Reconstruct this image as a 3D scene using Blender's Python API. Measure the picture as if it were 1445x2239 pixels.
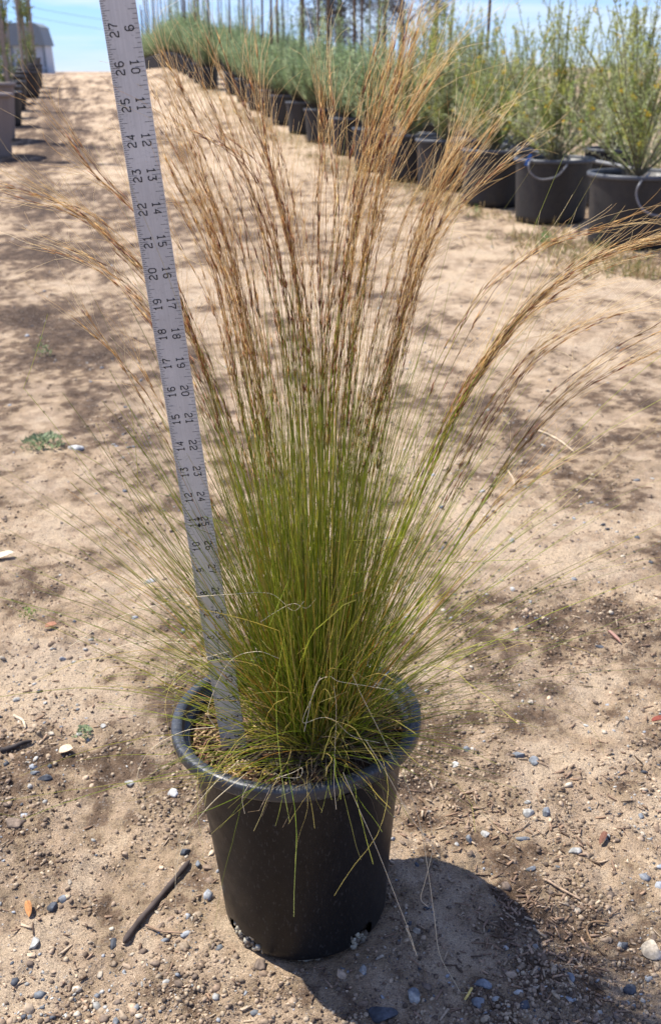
import bpy, math, random
import numpy as np
from mathutils import Vector, Matrix
PI = math.pi
for o in list(bpy.data.objects): bpy.data.objects.remove(o)
sc = bpy.context.scene
COL = sc.collection
rng = np.random.default_rng(11)
random.seed(5)

# ---------------------------------------------------------------- camera
F = 2300.0; W0, H0 = 1445.0, 2239.0; CX, CY = W0/2, H0/2
PITCH = math.atan((CY-155)/F); EYE = 0.8713
cam_d = bpy.data.cameras.new('camera'); cam = bpy.data.objects.new('camera', cam_d); COL.objects.link(cam)
cam.location = (0, 0, EYE); cam.rotation_euler = (PI/2-PITCH, 0, 0)
cam_d.sensor_fit = 'HORIZONTAL'; cam_d.sensor_width = 36; cam_d.lens = F/W0*36
cam_d.clip_start = 0.02; cam_d.clip_end = 5000
cam_d.dof.use_dof = True; cam_d.dof.focus_distance = 1.03; cam_d.dof.aperture_fstop = 18
sc.camera = cam
sc.render.resolution_x, sc.render.resolution_y = 660, 1024
# ---------------------------------------------------------------- light
SUN_EL = math.radians(59); SAZ = math.radians(27)
sdir = Vector((-math.cos(SAZ)*math.cos(SUN_EL), math.sin(SAZ)*math.cos(SUN_EL), math.sin(SUN_EL)))
ld = bpy.data.lights.new('sun', 'SUN'); ld.energy = 5.0; ld.angle = math.radians(0.55); ld.color = (1, .955, .88)
lo = bpy.data.objects.new('sun', ld); COL.objects.link(lo)
lo.rotation_euler = sdir.to_track_quat('Z', 'Y').to_euler()
sc.view_settings.view_transform = 'Standard'; sc.view_settings.look = 'None'
sc.view_settings.exposure = 0.85; sc.view_settings.gamma = 1
w = bpy.data.worlds.new('World'); sc.world = w; w.use_nodes = True
nt = w.node_tree; N = nt.nodes; L = nt.links; N.clear()
wo = N.new('ShaderNodeOutputWorld'); bg = N.new('ShaderNodeBackground'); bg.inputs[1].default_value = 0.125
sky = N.new('ShaderNodeTexSky'); sky.sky_type = 'NISHITA'; sky.sun_disc = False
sky.sun_elevation = SUN_EL; sky.sun_rotation = math.atan2(sdir.x, sdir.y); sky.air_density = 1.0; sky.dust_density = 0.1; sky.ozone_density = 3.0
tc = N.new('ShaderNodeTexCoord'); mp = N.new('ShaderNodeMapping'); mp.inputs['Scale'].default_value = (1.2, 1.6, 13)
mp.inputs['Rotation'].default_value = (0.04, 0.06, 0.3)
nz = N.new('ShaderNodeTexNoise'); nz.inputs['Scale'].default_value = 2.3; nz.inputs['Detail'].default_value = 7; nz.inputs['Roughness'].default_value = .58
nz.inputs['Distortion'].default_value = .5
cr = N.new('ShaderNodeValToRGB'); cr.color_ramp.elements[0].position = .43; cr.color_ramp.elements[1].position = .66
cr.color_ramp.elements[0].color = (0, 0, 0, 1); cr.color_ramp.elements[1].color = (.85, .85, .85, 1)
mx = N.new('ShaderNodeMixRGB'); mx.inputs[2].default_value = (4.1, 4.55, 5.1, 1)
L.new(tc.outputs['Generated'], mp.inputs[0]); L.new(mp.outputs[0], nz.inputs[0]); L.new(nz.outputs[0], cr.inputs[0])
L.new(cr.outputs[0], mx.inputs[0]); tint = N.new('ShaderNodeMixRGB'); tint.blend_type = 'MULTIPLY'; tint.inputs[0].default_value = 1; tint.inputs[2].default_value = (.37, .52, .93, 1)
L.new(sky.outputs[0], tint.inputs[1]); L.new(tint.outputs[0], mx.inputs[1]); L.new(mx.outputs[0], bg.inputs[0]); L.new(bg.outputs[0], wo.inputs[0])

# ---------------------------------------------------------------- helpers
CP, SP = math.cos(PITCH), math.sin(PITCH)
def terrain_base(x, y):
    """smooth rise of the yard: flat near, climbing to a crest; the bank under the right row a little higher"""
    x = np.asarray(x, float); y = np.asarray(y, float)
    bank = np.interp(y, [0, 11.5, 13.4, 14.5, 15.8, 17, 18.3, 19.8, 21.3, 23, 24.3, 25.6, 27, 29, 31, 36, 60, 2000],
                     [0, 0, .07, .13, .184, .236, .29, .373, .47, .58, .68, .77, .84, .92, .97, .93, .72, .72])
    road = np.interp(y, [0, 11.5, 13.4, 14.5, 15.8, 17, 18.3, 19.8, 21.3, 23, 24.3, 25.6, 27, 29, 31, 36, 60, 2000],
                     [0, 0, .07, .13, .184, .236, .29, .373, .45, .53, .60, .66, .71, .75, .77, .77, .70, .70])
    t = np.clip((x-(2.75-.222*y)+1.6)/1.2, 0, 1); t = t*t*(3-2*t)
    return road*(1-t)+bank*t
def unproj(px, py, Y):
    """world point at forward distance Y seen at pixel px, py"""
    k = (CY-py)/F
    z = Y*(k*CP-SP)/(CP+k*SP)          # relative to the eye
    zc = Y*CP-z*SP
    return np.array([(px-CX)/F*zc, Y, EYE+z])
def ground(px, py):
    k = (CY-py)/F
    s = (k*CP-SP)/(CP+k*SP)
    Y = -EYE/s
    return unproj(px, py, Y)
def hash2(i, j, s):
    h = (i*374761393+j*668265263+s*2147483647*31) & 0xffffffff
    h = (h ^ (h >> 13))*1274126177 & 0xffffffff
    return ((h ^ (h >> 16)) & 0xffff)/65535.0
def vnoise(x, y, s=0):
    xi = np.floor(x).astype(np.int64); yi = np.floor(y).astype(np.int64)
    fx = x-xi; fy = y-yi; fx = fx*fx*(3-2*fx); fy = fy*fy*(3-2*fy)
    a = hash2(xi, yi, s); b = hash2(xi+1, yi, s); c = hash2(xi, yi+1, s); d = hash2(xi+1, yi+1, s)
    return (a*(1-fx)+b*fx)*(1-fy)+(c*(1-fx)+d*fx)*fy
def fbm(x, y, o=4, s=0):
    r = 0; a = .5
    for k in range(o):
        r = r+a*vnoise(x*2**k+17.3*k, y*2**k-9.1*k, s+k); a *= .5
    return r
def lumps(x, y, s=0):
    """rounded bumps, one in some cells"""
    xi = np.floor(x).astype(np.int64); yi = np.floor(y).astype(np.int64); r = np.zeros_like(x)
    for di in (-1, 0, 1):
        for dj in (-1, 0, 1):
            cx = xi+di+hash2(xi+di, yi+dj, s); cy = yi+dj+hash2(xi+di, yi+dj, s+1)
            rad = .15+.5*hash2(xi+di, yi+dj, s+2)**2
            d = np.hypot(x-cx, y-cy)/rad
            r = np.maximum(r, rad*np.sqrt(np.clip(1-d*d, 0, 1)))
    return r
# pale fine sand (+), dark trodden soil and painted tree shade (-): where they lie on the yard (photo px, radius px, amount)
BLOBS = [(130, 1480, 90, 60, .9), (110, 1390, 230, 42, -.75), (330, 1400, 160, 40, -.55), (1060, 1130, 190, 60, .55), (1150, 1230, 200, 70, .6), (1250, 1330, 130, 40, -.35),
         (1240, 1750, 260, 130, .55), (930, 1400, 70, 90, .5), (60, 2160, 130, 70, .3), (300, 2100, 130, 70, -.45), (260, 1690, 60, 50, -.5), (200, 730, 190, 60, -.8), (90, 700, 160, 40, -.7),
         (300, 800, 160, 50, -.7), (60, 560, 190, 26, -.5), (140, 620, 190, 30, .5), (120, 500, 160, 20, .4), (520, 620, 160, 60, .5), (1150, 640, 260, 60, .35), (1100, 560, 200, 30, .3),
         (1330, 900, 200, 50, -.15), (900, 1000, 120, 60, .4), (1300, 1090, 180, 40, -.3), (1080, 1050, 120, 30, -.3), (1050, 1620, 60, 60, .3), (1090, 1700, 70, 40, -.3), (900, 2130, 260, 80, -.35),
         (200, 340, 160, 12, -.8), (60, 310, 120, 8, -.7), (200, 380, 190, 18, .5), (180, 420, 190, 14, -.3), (400, 200, 50, 30, .5), (500, 260, 80, 30, .5), (600, 350, 120, 30, .4),  # thin dark streaks: shadows of the left-row trees painted into the tone
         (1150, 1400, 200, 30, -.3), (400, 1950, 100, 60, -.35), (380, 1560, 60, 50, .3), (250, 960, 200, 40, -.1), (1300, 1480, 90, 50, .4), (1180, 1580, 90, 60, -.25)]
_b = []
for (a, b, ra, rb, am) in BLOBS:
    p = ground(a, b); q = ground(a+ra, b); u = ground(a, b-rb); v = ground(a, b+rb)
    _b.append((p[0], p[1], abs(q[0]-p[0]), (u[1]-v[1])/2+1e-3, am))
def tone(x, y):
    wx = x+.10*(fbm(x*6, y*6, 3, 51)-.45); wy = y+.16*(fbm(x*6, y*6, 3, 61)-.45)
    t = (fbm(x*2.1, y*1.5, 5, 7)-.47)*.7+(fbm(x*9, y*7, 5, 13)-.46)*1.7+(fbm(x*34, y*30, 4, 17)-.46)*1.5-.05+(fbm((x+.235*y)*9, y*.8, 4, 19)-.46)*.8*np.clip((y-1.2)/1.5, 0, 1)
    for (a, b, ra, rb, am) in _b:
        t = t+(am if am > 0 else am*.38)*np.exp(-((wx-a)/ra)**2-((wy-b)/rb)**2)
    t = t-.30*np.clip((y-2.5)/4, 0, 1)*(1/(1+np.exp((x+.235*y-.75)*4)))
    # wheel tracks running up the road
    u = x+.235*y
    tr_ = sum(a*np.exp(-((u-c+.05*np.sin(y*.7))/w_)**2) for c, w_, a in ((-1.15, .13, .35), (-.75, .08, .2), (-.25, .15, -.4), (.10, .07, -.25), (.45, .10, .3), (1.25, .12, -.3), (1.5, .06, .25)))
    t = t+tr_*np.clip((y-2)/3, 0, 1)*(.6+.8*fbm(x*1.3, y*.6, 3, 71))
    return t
def zrel(x, y):
    near = np.clip(1.6/np.maximum(y, 1.6), .15, 1)
    return (fbm(x*3, y*3, 3, 3)-.45)*.022+(fbm(x*16, y*16, 3, 23)-.45)*.016*near+(fbm(x*60, y*60, 3, 33)-.45)*.008*near\
        + lumps(x*26, y*26, 41)*.014*near*np.clip(.35-tone(x, y)*.8, .02, 1) + lumps(x*70, y*70, 47)*.006*near*np.clip(.6-tone(x, y)*.6, .15, 1)
FOOT = ground(667, 2040)
PCX, PCY = -.0361, .9312
def zg(x, y):
    x = np.asarray(x, float); y = np.asarray(y, float)
    d = np.hypot(x-PCX-.004, y-PCY); k = np.clip((d-.075)/.05, 0, 1)
    return terrain_base(x, y)+zrel(x, y)*k-.006*(1-k)

def finish(me, mat, name, parent=None):
    o = bpy.data.objects.new(name, me); COL.objects.link(o)
    if mat: me.materials.append(mat)
    if parent: o.parent = parent
    return o
def mesh_np(name, V, faces, mat, parent=None, col=None, smooth=True, attrs=None):
    """V (n,3); faces: list of int arrays (m,k)"""
    me = bpy.data.meshes.new(name)
    V = np.asarray(V, np.float32).reshape(-1, 3)
    faces = [np.asarray(f, np.int32) for f in faces if len(f)]
    tot = np.concatenate([np.full(len(f), f.shape[1], np.int32) for f in faces])
    li = np.concatenate([f.ravel() for f in faces])
    st = np.concatenate([[0], np.cumsum(tot)[:-1]]).astype(np.int32)
    me.vertices.add(len(V)); me.vertices.foreach_set('co', V.ravel())
    me.loops.add(len(li)); me.loops.foreach_set('vertex_index', li)
    me.polygons.add(len(tot)); me.polygons.foreach_set('loop_start', st); me.polygons.foreach_set('loop_total', tot)
    if smooth: me.polygons.foreach_set('use_smooth', np.ones(len(tot), bool))
    if col is not None:
        a = me.attributes.new('col', 'FLOAT_COLOR', 'POINT')
        c = np.ones((len(V), 4), np.float32); c[:, :3] = col; a.data.foreach_set('color', c.ravel())
    for k, v in (attrs or {}).items():
        a = me.attributes.new(k, 'FLOAT', 'POINT'); a.data.foreach_set('value', np.asarray(v, np.float32))
    me.update(); me.validate()
    return finish(me, mat, name, parent)
def tubes(P, R, sides=3, colr=None):
    """P (N,K,3), R (N,K) -> verts, quads (+ caps as nothing), colours"""
    n, K, _ = P.shape
    T = np.gradient(P, axis=1); T /= np.linalg.norm(T, axis=2, keepdims=True)+1e-9
    ref = rng.normal(size=(n, 1, 3)); A = np.cross(T, ref); A /= np.linalg.norm(A, axis=2, keepdims=True)+1e-9
    B = np.cross(T, A)
    ang = np.arange(sides)*2*PI/sides
    V = P[:, :, None, :]+R[:, :, None, None]*(A[:, :, None, :]*np.cos(ang)[None, None, :, None]+B[:, :, None, :]*np.sin(ang)[None, None, :, None])
    idx = np.arange(n*K*sides).reshape(n, K, sides)
    a = idx[:, :-1, :]; b = np.roll(a, -1, axis=2); c = idx[:, 1:, :]; d = np.roll(c, -1, axis=2)
    Q = np.stack([a, b, d, c], -1).reshape(-1, 4)
    C = None
    if colr is not None: C = np.repeat(colr.reshape(n*K, 3), sides, axis=0)
    return V.reshape(-1, 3), Q, C
class Acc:
    def __init__(s): s.v = []; s.q = []; s.t = []; s.c = []; s.n = 0
    def add(s, V, Q=None, C=None, T=None):
        if Q is not None and len(Q): s.q.append(np.asarray(Q)+s.n)
        if T is not None and len(T): s.t.append(np.asarray(T)+s.n)
        s.v.append(V); s.c.append(C if C is not None else np.ones((len(V), 3))*.5); s.n += len(V)
    def build(s, name, mat, parent=None, smooth=True):
        f = []
        if s.q: f.append(np.concatenate(s.q))
        if s.t: f.append(np.concatenate(s.t))
        return mesh_np(name, np.concatenate(s.v), f, mat, parent, np.concatenate(s.c), smooth)
def tag(o, label=None, cat=None, group=None, kind=None):
    if label: o['label'] = label
    if cat: o['category'] = cat
    if group: o['group'] = group
    if kind: o['kind'] = kind
    return o
def empty(name, loc, label, cat, group=None, rz=0):
    o = bpy.data.objects.new(name, None); COL.objects.link(o); o.location = loc; o.rotation_euler = (0, 0, rz)
    o.empty_display_size = .05
    return tag(o, label, cat, group)
def dup(root, loc, label, group=None, rz=0, sc_=1.0):
    r = root.copy(); COL.objects.link(r); r.location = loc; r.rotation_euler = (0, 0, rz); r.scale = (sc_,)*3
    r['label'] = label
    if group: r['group'] = group
    for ch in list(root.children):
        c = ch.copy(); COL.objects.link(c); c.parent = r
        for g in ch.children:
            d = g.copy(); COL.objects.link(d); d.parent = c
    return r
def lathe(prof, seg=64, z0=0):
    prof = np.array(prof, float); K = len(prof); a = np.arange(seg)*2*PI/seg
    V = np.stack([prof[:, None, 0]*np.cos(a), prof[:, None, 0]*np.sin(a), np.repeat(prof[:, 1:2], seg, 1)+z0], -1)
    idx = np.arange(K*seg).reshape(K, seg); p = idx[:-1]; q = np.roll(p, -1, 1); r = idx[1:]; s = np.roll(r, -1, 1)
    return V.reshape(-1, 3), np.stack([p, q, s, r], -1).reshape(-1, 4)
def crom(pts, n):
    p = np.array(pts, float); p = np.vstack([2*p[0]-p[1], p, 2*p[-1]-p[-2]])
    m = len(p)-3; t = np.linspace(0, m-1e-6, n); i = t.astype(int); f = (t-i)[:, None]
    a, b, c, d = p[i], p[i+1], p[i+2], p[i+3]
    return .5*((2*b)+(-a+c)*f+(2*a-5*b+4*c-d)*f*f+(-a+3*b-3*c+d)*f**3)

# ---------------------------------------------------------------- materials
def mat(name):
    m = bpy.data.materials.new(name); m.use_nodes = True
    return m, m.node_tree, m.node_tree.nodes['Principled BSDF']
def nd(t, k, **kw):
    n = t.nodes.new(k)
    for a, b in kw.items():
        if a in n.inputs: n.inputs[a].default_value = b
        else: setattr(n, a, b)
    return n
def ramp(t, src, stops):
    r = nd(t, 'ShaderNodeValToRGB'); e = r.color_ramp.elements
    while len(e) < len(stops): e.new(.5)
    for k, (p, c) in enumerate(stops): e[k].position = p; e[k].color = tuple(c)+(1,) if len(c) == 3 else c
    t.links.new(src, r.inputs[0]); return r
def noise(t, scale, detail=4, rough=.55, vec=None, out=0):
    n = nd(t, 'ShaderNodeTexNoise'); n.inputs['Scale'].default_value = scale; n.inputs['Detail'].default_value = detail; n.inputs['Roughness'].default_value = rough
    if vec is None:
        c = nd(t, 'ShaderNodeTexCoord'); vec = c.outputs['Object']
    t.links.new(vec, n.inputs[0]); return n.outputs[out]
def mixc(t, f, a, b, mode='MIX'):
    m = nd(t, 'ShaderNodeMixRGB'); m.blend_type = mode
    for k, v in ((0, f), (1, a), (2, b)):
        if hasattr(v, 'is_output'): t.links.new(v, m.inputs[k])
        else: m.inputs[k].default_value = v if k == 0 else tuple(v)+(1,)
    return m.outputs[0]
def bump(t, b, h, strength, dist, prev=None):
    n = nd(t, 'ShaderNodeBump'); n.inputs['Strength'].default_value = strength; n.inputs['Distance'].default_value = dist
    t.links.new(h, n.inputs['Height'])
    if prev is not None: t.links.new(prev, n.inputs['Normal'])
    if b is not None: t.links.new(n.outputs[0], b.inputs['Normal'])
    return n.outputs[0]
def attr_mat(name, rough=.5, transl=0.0, spec=.5, var=0.0, vs=40):
    m, t, b = mat(name)
    a = nd(t, 'ShaderNodeAttribute', attribute_name='col')
    c = a.outputs['Color']
    if var:
        n = ramp(t, noise(t, vs, 3), [(.3, (1-var,)*3), (.7, (1+var,)*3)])
        c = mixc(t, 1.0, c, n.outputs[0], 'MULTIPLY')
    t.links.new(c, b.inputs['Base Color']); b.inputs['Roughness'].default_value = rough; b.inputs['Specular IOR Level'].default_value = spec
    if transl:
        tr = nd(t, 'ShaderNodeBsdfTranslucent'); t.links.new(c, tr.inputs[0])
        mxs = nd(t, 'ShaderNodeMixShader'); mxs.inputs[0].default_value = transl
        out = t.nodes['Material Output']
        t.links.new(b.outputs[0], mxs.inputs[1]); t.links.new(tr.outputs[0], mxs.inputs[2]); t.links.new(mxs.outputs[0], out.inputs[0])
    return m
M = {}
# dirt yard
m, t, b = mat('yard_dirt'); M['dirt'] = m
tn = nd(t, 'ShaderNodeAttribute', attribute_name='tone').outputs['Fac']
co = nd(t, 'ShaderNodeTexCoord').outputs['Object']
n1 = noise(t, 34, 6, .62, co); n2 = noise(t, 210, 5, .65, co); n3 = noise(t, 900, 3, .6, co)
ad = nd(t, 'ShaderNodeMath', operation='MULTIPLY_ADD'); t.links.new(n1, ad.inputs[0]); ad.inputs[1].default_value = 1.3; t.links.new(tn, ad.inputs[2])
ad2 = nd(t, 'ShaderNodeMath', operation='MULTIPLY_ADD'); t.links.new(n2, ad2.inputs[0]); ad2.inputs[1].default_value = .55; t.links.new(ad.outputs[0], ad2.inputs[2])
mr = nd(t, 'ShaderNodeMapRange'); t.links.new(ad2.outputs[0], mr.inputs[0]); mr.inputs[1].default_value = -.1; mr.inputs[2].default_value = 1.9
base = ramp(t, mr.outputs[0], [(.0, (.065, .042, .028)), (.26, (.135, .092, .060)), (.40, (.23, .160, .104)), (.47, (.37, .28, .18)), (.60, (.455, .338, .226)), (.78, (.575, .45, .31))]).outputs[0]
# grit: small grains of differing stone
vo = nd(t, 'ShaderNodeTexVoronoi'); vo.inputs['Scale'].default_value = 260; t.links.new(co, vo.inputs['Vector'])
gr = ramp(t, vo.outputs['Color'], [(0, (.05, .05, .06)), (.35, (.15, .12, .10)), (.6, (.30, .24, .18)), (.85, (.40, .36, .31)), (1, (.55, .52, .48))]).outputs[0]
gm = ramp(t, noise(t, 60, 4, .7, co), [(.42, (0, 0, 0)), (.60, (.85, .85, .85))]).outputs[0]
gv = ramp(t, vo.outputs['Distance'], [(.25, (1, 1, 1)), (.5, (0, 0, 0))]).outputs[0]
base = mixc(t, mixc(t, 1.0, gm, gv, 'MULTIPLY'), base, gr)
base = mixc(t, .85, base, ramp(t, n3, [(.3, (.45, .43, .42)), (.7, (1.4, 1.4, 1.4))]).outputs[0], 'MULTIPLY')
base = mixc(t, .6, base, ramp(t, noise(t, 5.5, 5, .6, co), [(.35, (.86, .84, .86)), (.65, (1.10, 1.05, .98))]).outputs[0], 'MULTIPLY')
t.links.new(base, b.inputs['Base Color']); b.inputs['Roughness'].default_value = .95; b.inputs['Specular IOR Level'].default_value = .15
p1 = bump(t, None, n2, 1., .007); p2 = bump(t, None, vo.outputs['Distance'], .7, .0022, p1); bump(t, b, n3, 1., .002, p2)
# plastics
def plastic(name, colr, dust, rough, dustc=(.16, .15, .14), sc_=9):
    m, t, b = mat(name); co = nd(t, 'ShaderNodeTexCoord').outputs['Object']
    mp = nd(t, 'ShaderNodeMapping'); mp.inputs['Scale'].default_value = (1, 1, .35); t.links.new(co, mp.inputs[0])
    f = ramp(t, noise(t, sc_, 6, .7, mp.outputs[0]), [(.38, (0, 0, 0)), (.8, (dust,)*3)]).outputs[0]
    s = ramp(t, noise(t, 420, 2, .5, mp.outputs[0]), [(.60, (0, 0, 0)), (.72, (dust*1.2,)*3)]).outputs[0]
    c = mixc(t, s, mixc(t, f, colr, dustc), tuple(min(1, x*1.6) for x in dustc))
    t.links.new(c, b.inputs['Base Color'])
    r = ramp(t, noise(t, 30, 5, .6, co), [(.3, (rough-.08,)*3), (.7, (rough+.12,)*3)]); t.links.new(r.outputs[0], b.inputs['Roughness'])
    bump(t, b, noise(t, 600, 3, .6, co), .25, .0006)
    return m
M['pot'] = plastic('black_pot_plastic', (.006, .0055, .006), .30, .40, (.05, .047, .044))
M['pot'].node_tree.nodes['Principled BSDF'].inputs['Specular IOR Level'].default_value = .24
M['rim'] = plastic('worn_rim_plastic', (.020, .023, .027), .4, .40, (.10, .105, .115), 26)
M['tub'] = plastic('black_tub_plastic', (.010, .0095, .0095), .24, .52, (.075, .063, .055), 5)
M['tubrim'] = plastic('tub_rim_plastic', (.045, .05, .06), .5, .5, (.12, .125, .135), 8)
M['brownpot'] = plastic('dusty_brown_plastic', (.20, .155, .13), .6, .7, (.30, .25, .22), 4)
M['hose'] = plastic('hose_plastic', (.13, .13, .14), .5, .45, (.3, .3, .3), 20)
# ruler metal
m, t, b = mat('brushed_aluminium'); M['metal'] = m
co = nd(t, 'ShaderNodeTexCoord').outputs['Object']
mp = nd(t, 'ShaderNodeMapping'); mp.inputs['Scale'].default_value = (90, 1, 1.5); t.links.new(co, mp.inputs[0])
c = ramp(t, noise(t, 6, 5, .6, mp.outputs[0]), [(.3, (.54, .53, .505)), (.7, (.62, .61, .585))]).outputs[0]
sm = ramp(t, noise(t, 14, 5, .6, co), [(.35, (.86, .86, .86)), (.65, (1.05, 1.05, 1.05))]).outputs[0]
sv = nd(t, 'ShaderNodeTexNoise'); sv.inputs['Scale'].default_value = 55; sv.inputs['Detail'].default_value = 2; sv.inputs['Distortion'].default_value = 3
t.links.new(co, sv.inputs[0]); scr = ramp(t, sv.outputs[0], [(.495, (1, 1, 1)), (.5, (.72, .72, .72)), (.505, (1, 1, 1))]).outputs[0]
c = mixc(t, 1, mixc(t, 1, c, sm, 'MULTIPLY'), scr, 'MULTIPLY')
t.links.new(c, b.inputs['Base Color']); b.inputs['Metallic'].default_value = .15; b.inputs['Roughness'].default_value = .5
m, t, b = mat('black_ink'); M['ink'] = m; b.inputs['Base Color'].default_value = (.012, .012, .014, 1); b.inputs['Roughness'].default_value = .6
M['blade'] = attr_mat('grass_blade', .42, .42, .45)
M['awn'] = attr_mat('fine_awn', .45, .35, .4)
M['seed'] = attr_mat('seed_husk', .55, .1, .3)
M['leaf'] = attr_mat('shrub_leaf', .55, .38, .3)
M['stem'] = attr_mat('woody_stem', .8, 0, .2, .3, 60)
M['stone'] = attr_mat('stone', .8, 0, .3, .35, 260)
M['chip'] = attr_mat('wood_chip', .9, 0, .15, .3, 500)
M['soil'] = attr_mat('potting_mix', .95, 0, .1, .45, 380)
M['wood'] = attr_mat('stake_wood', .85, 0, .15, .3, 30)
def simple(name, c, r=.6, metal=0):
    m, t, b = mat(name); n = ramp(t, noise(t, 12, 4), [(.3, tuple(x*.82 for x in c)), (.7, tuple(min(1, x*1.15) for x in c))])
    t.links.new(n.outputs[0], b.inputs['Base Color']); b.inputs['Roughness'].default_value = r; b.inputs['Metallic'].default_value = metal
    return m
M['roof'] = simple('grey_roof', (.20, .235, .25), .7); M['wall'] = simple('pale_wall', (.50, .53, .55), .7); M['blue'] = simple('blue_tag', (.02, .12, .42), .5)

# ---------------------------------------------------------------- ground sheet
ys = [-400, -60, -12, -3, -.8, .1, .35, .5]
y = .56; 
while y < 1500:
    ys.append(y); y += .0042*max(1, (y/1.5))**1.72
ys = np.array(ys+[1800.])
r0 = np.concatenate([-np.geomspace(900, .62, 60), np.linspace(-.60, .60, 520), np.geomspace(.62, 900, 60)])
XX = r0[None, :]*(np.where(ys < 0, 0, ys)[:, None]*.62+.55); XX = np.clip(XX, -2500, 2500); YY = np.repeat(ys[:, None], len(r0), 1)
X_, Y_ = XX.ravel(), YY.ravel()
Z_ = zg(X_, Y_)
K, S = XX.shape; idx = np.arange(K*S).reshape(K, S)
Q = np.stack([idx[:-1, :-1], idx[:-1, 1:], idx[1:, 1:], idx[1:, :-1]], -1).reshape(-1, 4)
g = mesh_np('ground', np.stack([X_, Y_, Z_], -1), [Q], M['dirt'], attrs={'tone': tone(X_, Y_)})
tag(g, kind='structure')

# ---------------------------------------------------------------- stones
import bmesh
def ico(sub):
    bm = bmesh.new(); bmesh.ops.create_icosphere(bm, subdivisions=sub, radius=1)
    V = np.array([v.co[:] for v in bm.verts]); T = np.array([[v.index for v in f.verts] for f in bm.faces]); bm.free(); return V, T
IV3, IT3 = ico(3); IV1, IT1 = ico(1)
def stone_shape(V, dims, seed, facets=16):
    r = np.random.default_rng(seed)
    V = V.copy()
    for k in range(facets):
        n = r.normal(size=3); n /= np.linalg.norm(n); d = r.uniform(.42, .80)
        s = V@n; over = np.clip(s-d, 0, None); V = V-over[:, None]*n*.93
    V += .035*np.sin(V*r.uniform(4, 9, 3)+r.uniform(0, 6, 3))[:, [1, 2, 0]]
    return V*np.array(dims)
BLUE = (.155, .165, .175); DARK = (.06, .065, .075); PALE = (.33, .32, .29); WHITE = (.48, .47, .44); BROWN = (.17, .125, .092); CREAM = (.40, .34, .26)
ST = [(380, 1742, 40, 30, WHITE, 'pale rounded rock lying on the dirt left of the black pot'),
      (165, 980, 44, 26, WHITE, 'flat white stone chunk beside the weed at the left'),
      (100, 1706, 46, 18, DARK, 'longer dark slate shard near the left edge'), (75, 1695, 30, 16, BLUE, 'small blue-grey shard touching the longer dark slate shard'),
      (36, 1806, 62, 34, BROWN, 'lumpy brown clod of earth at the left edge'), (115, 1982, 30, 26, DARK, 'dark blue pebble beside the orange leaf'),
      (138, 1966, 34, 26, BLUE, 'speckled grey pebble resting against the dark blue pebble'), (75, 2064, 28, 34, PALE, 'upright pale pebble below the orange leaf'),
      (286, 1714, 32, 18, PALE, 'oval pale blue-grey pebble left of the pale rounded rock'), (113, 1609, 24, 14, CREAM, 'small cream pebble beneath the white stone chunk and above the slate'),
      (226, 1594, 18, 14, PALE, 'tiny light pebble beside the small ground weed'), (404, 1865, 28, 22, DARK, 'dark pebble at the upper end of the black stick'),
      (568, 2112, 34, 30, BROWN, 'brown rock wedged against the foot of the pot'), (1056, 2158, 46, 32, BLUE, 'rounded slate-blue stone beside the yellow straw piece'),
      (1042, 2200, 44, 36, BLUE, 'squarish slate-blue stone just below the rounded one'), (905, 2188, 44, 44, PALE, 'two-tone grey and pale stone in the pot shadow'),
      (838, 2226, 70, 40, DARK, 'largest dark stone cut by the bottom edge'), (1428, 2092, 60, 48, CREAM, 'broken cream rock at the right edge'),
      (1104, 1940, 40, 24, BROWN, 'brown rounded stone on the rim of the pot shadow'), (1130, 1664, 38, 22, BLUE, 'blue-grey stone alone on pale sand right of the pot rim'),
      (1166, 1676, 30, 26, BLUE, 'rough grey stone just right of the lone blue-grey stone'), (1192, 1784, 28, 34, BLUE, 'tall blue stone in the pebble cluster on the right'),
      (1152, 1788, 38, 24, PALE, 'long whitish stone in the pebble cluster on the right'), (1260, 1868, 40, 22, PALE, 'pale speckled stone right of the wood chips'),
      (1160, 1901, 36, 16, BLUE, 'flat grey stone above the edge of the pot shadow'), (1024, 1846, 22, 24, BLUE, 'small blue pebble among the wood chips'),
      (1060, 1830, 28, 20, PALE, 'whitish pebble among the wood chips'), (330, 1275, 34, 18, PALE, 'flat pale stone left of the ruler foot'),
      (1312, 1414, 24, 14, DARK, 'dark pebble next to the pinkish strip'), (1161, 1541, 18, 13, CREAM, 'round cream pebble casting a small shadow on sand'),
      (1022, 1640, 22, 18, BLUE, 'faceted blue pebble close to the pot rim on the right'), (997, 1676, 24, 20, WHITE, 'white chipped pebble close to the pot rim on the right'),
      (1376, 2170, 40, 26, DARK, 'dark slate stone low in the right corner'), (1246, 2150, 22, 30, BLUE, 'narrow blue stone low on the right'), (1365, 2072, 30, 26, DARK, 'blue-black stone left of the broken cream rock')]
def pxm(px, py):
    p = ground(px, py); zc = p[1]*CP-(p[2]-EYE)*SP; return zc/F
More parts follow.
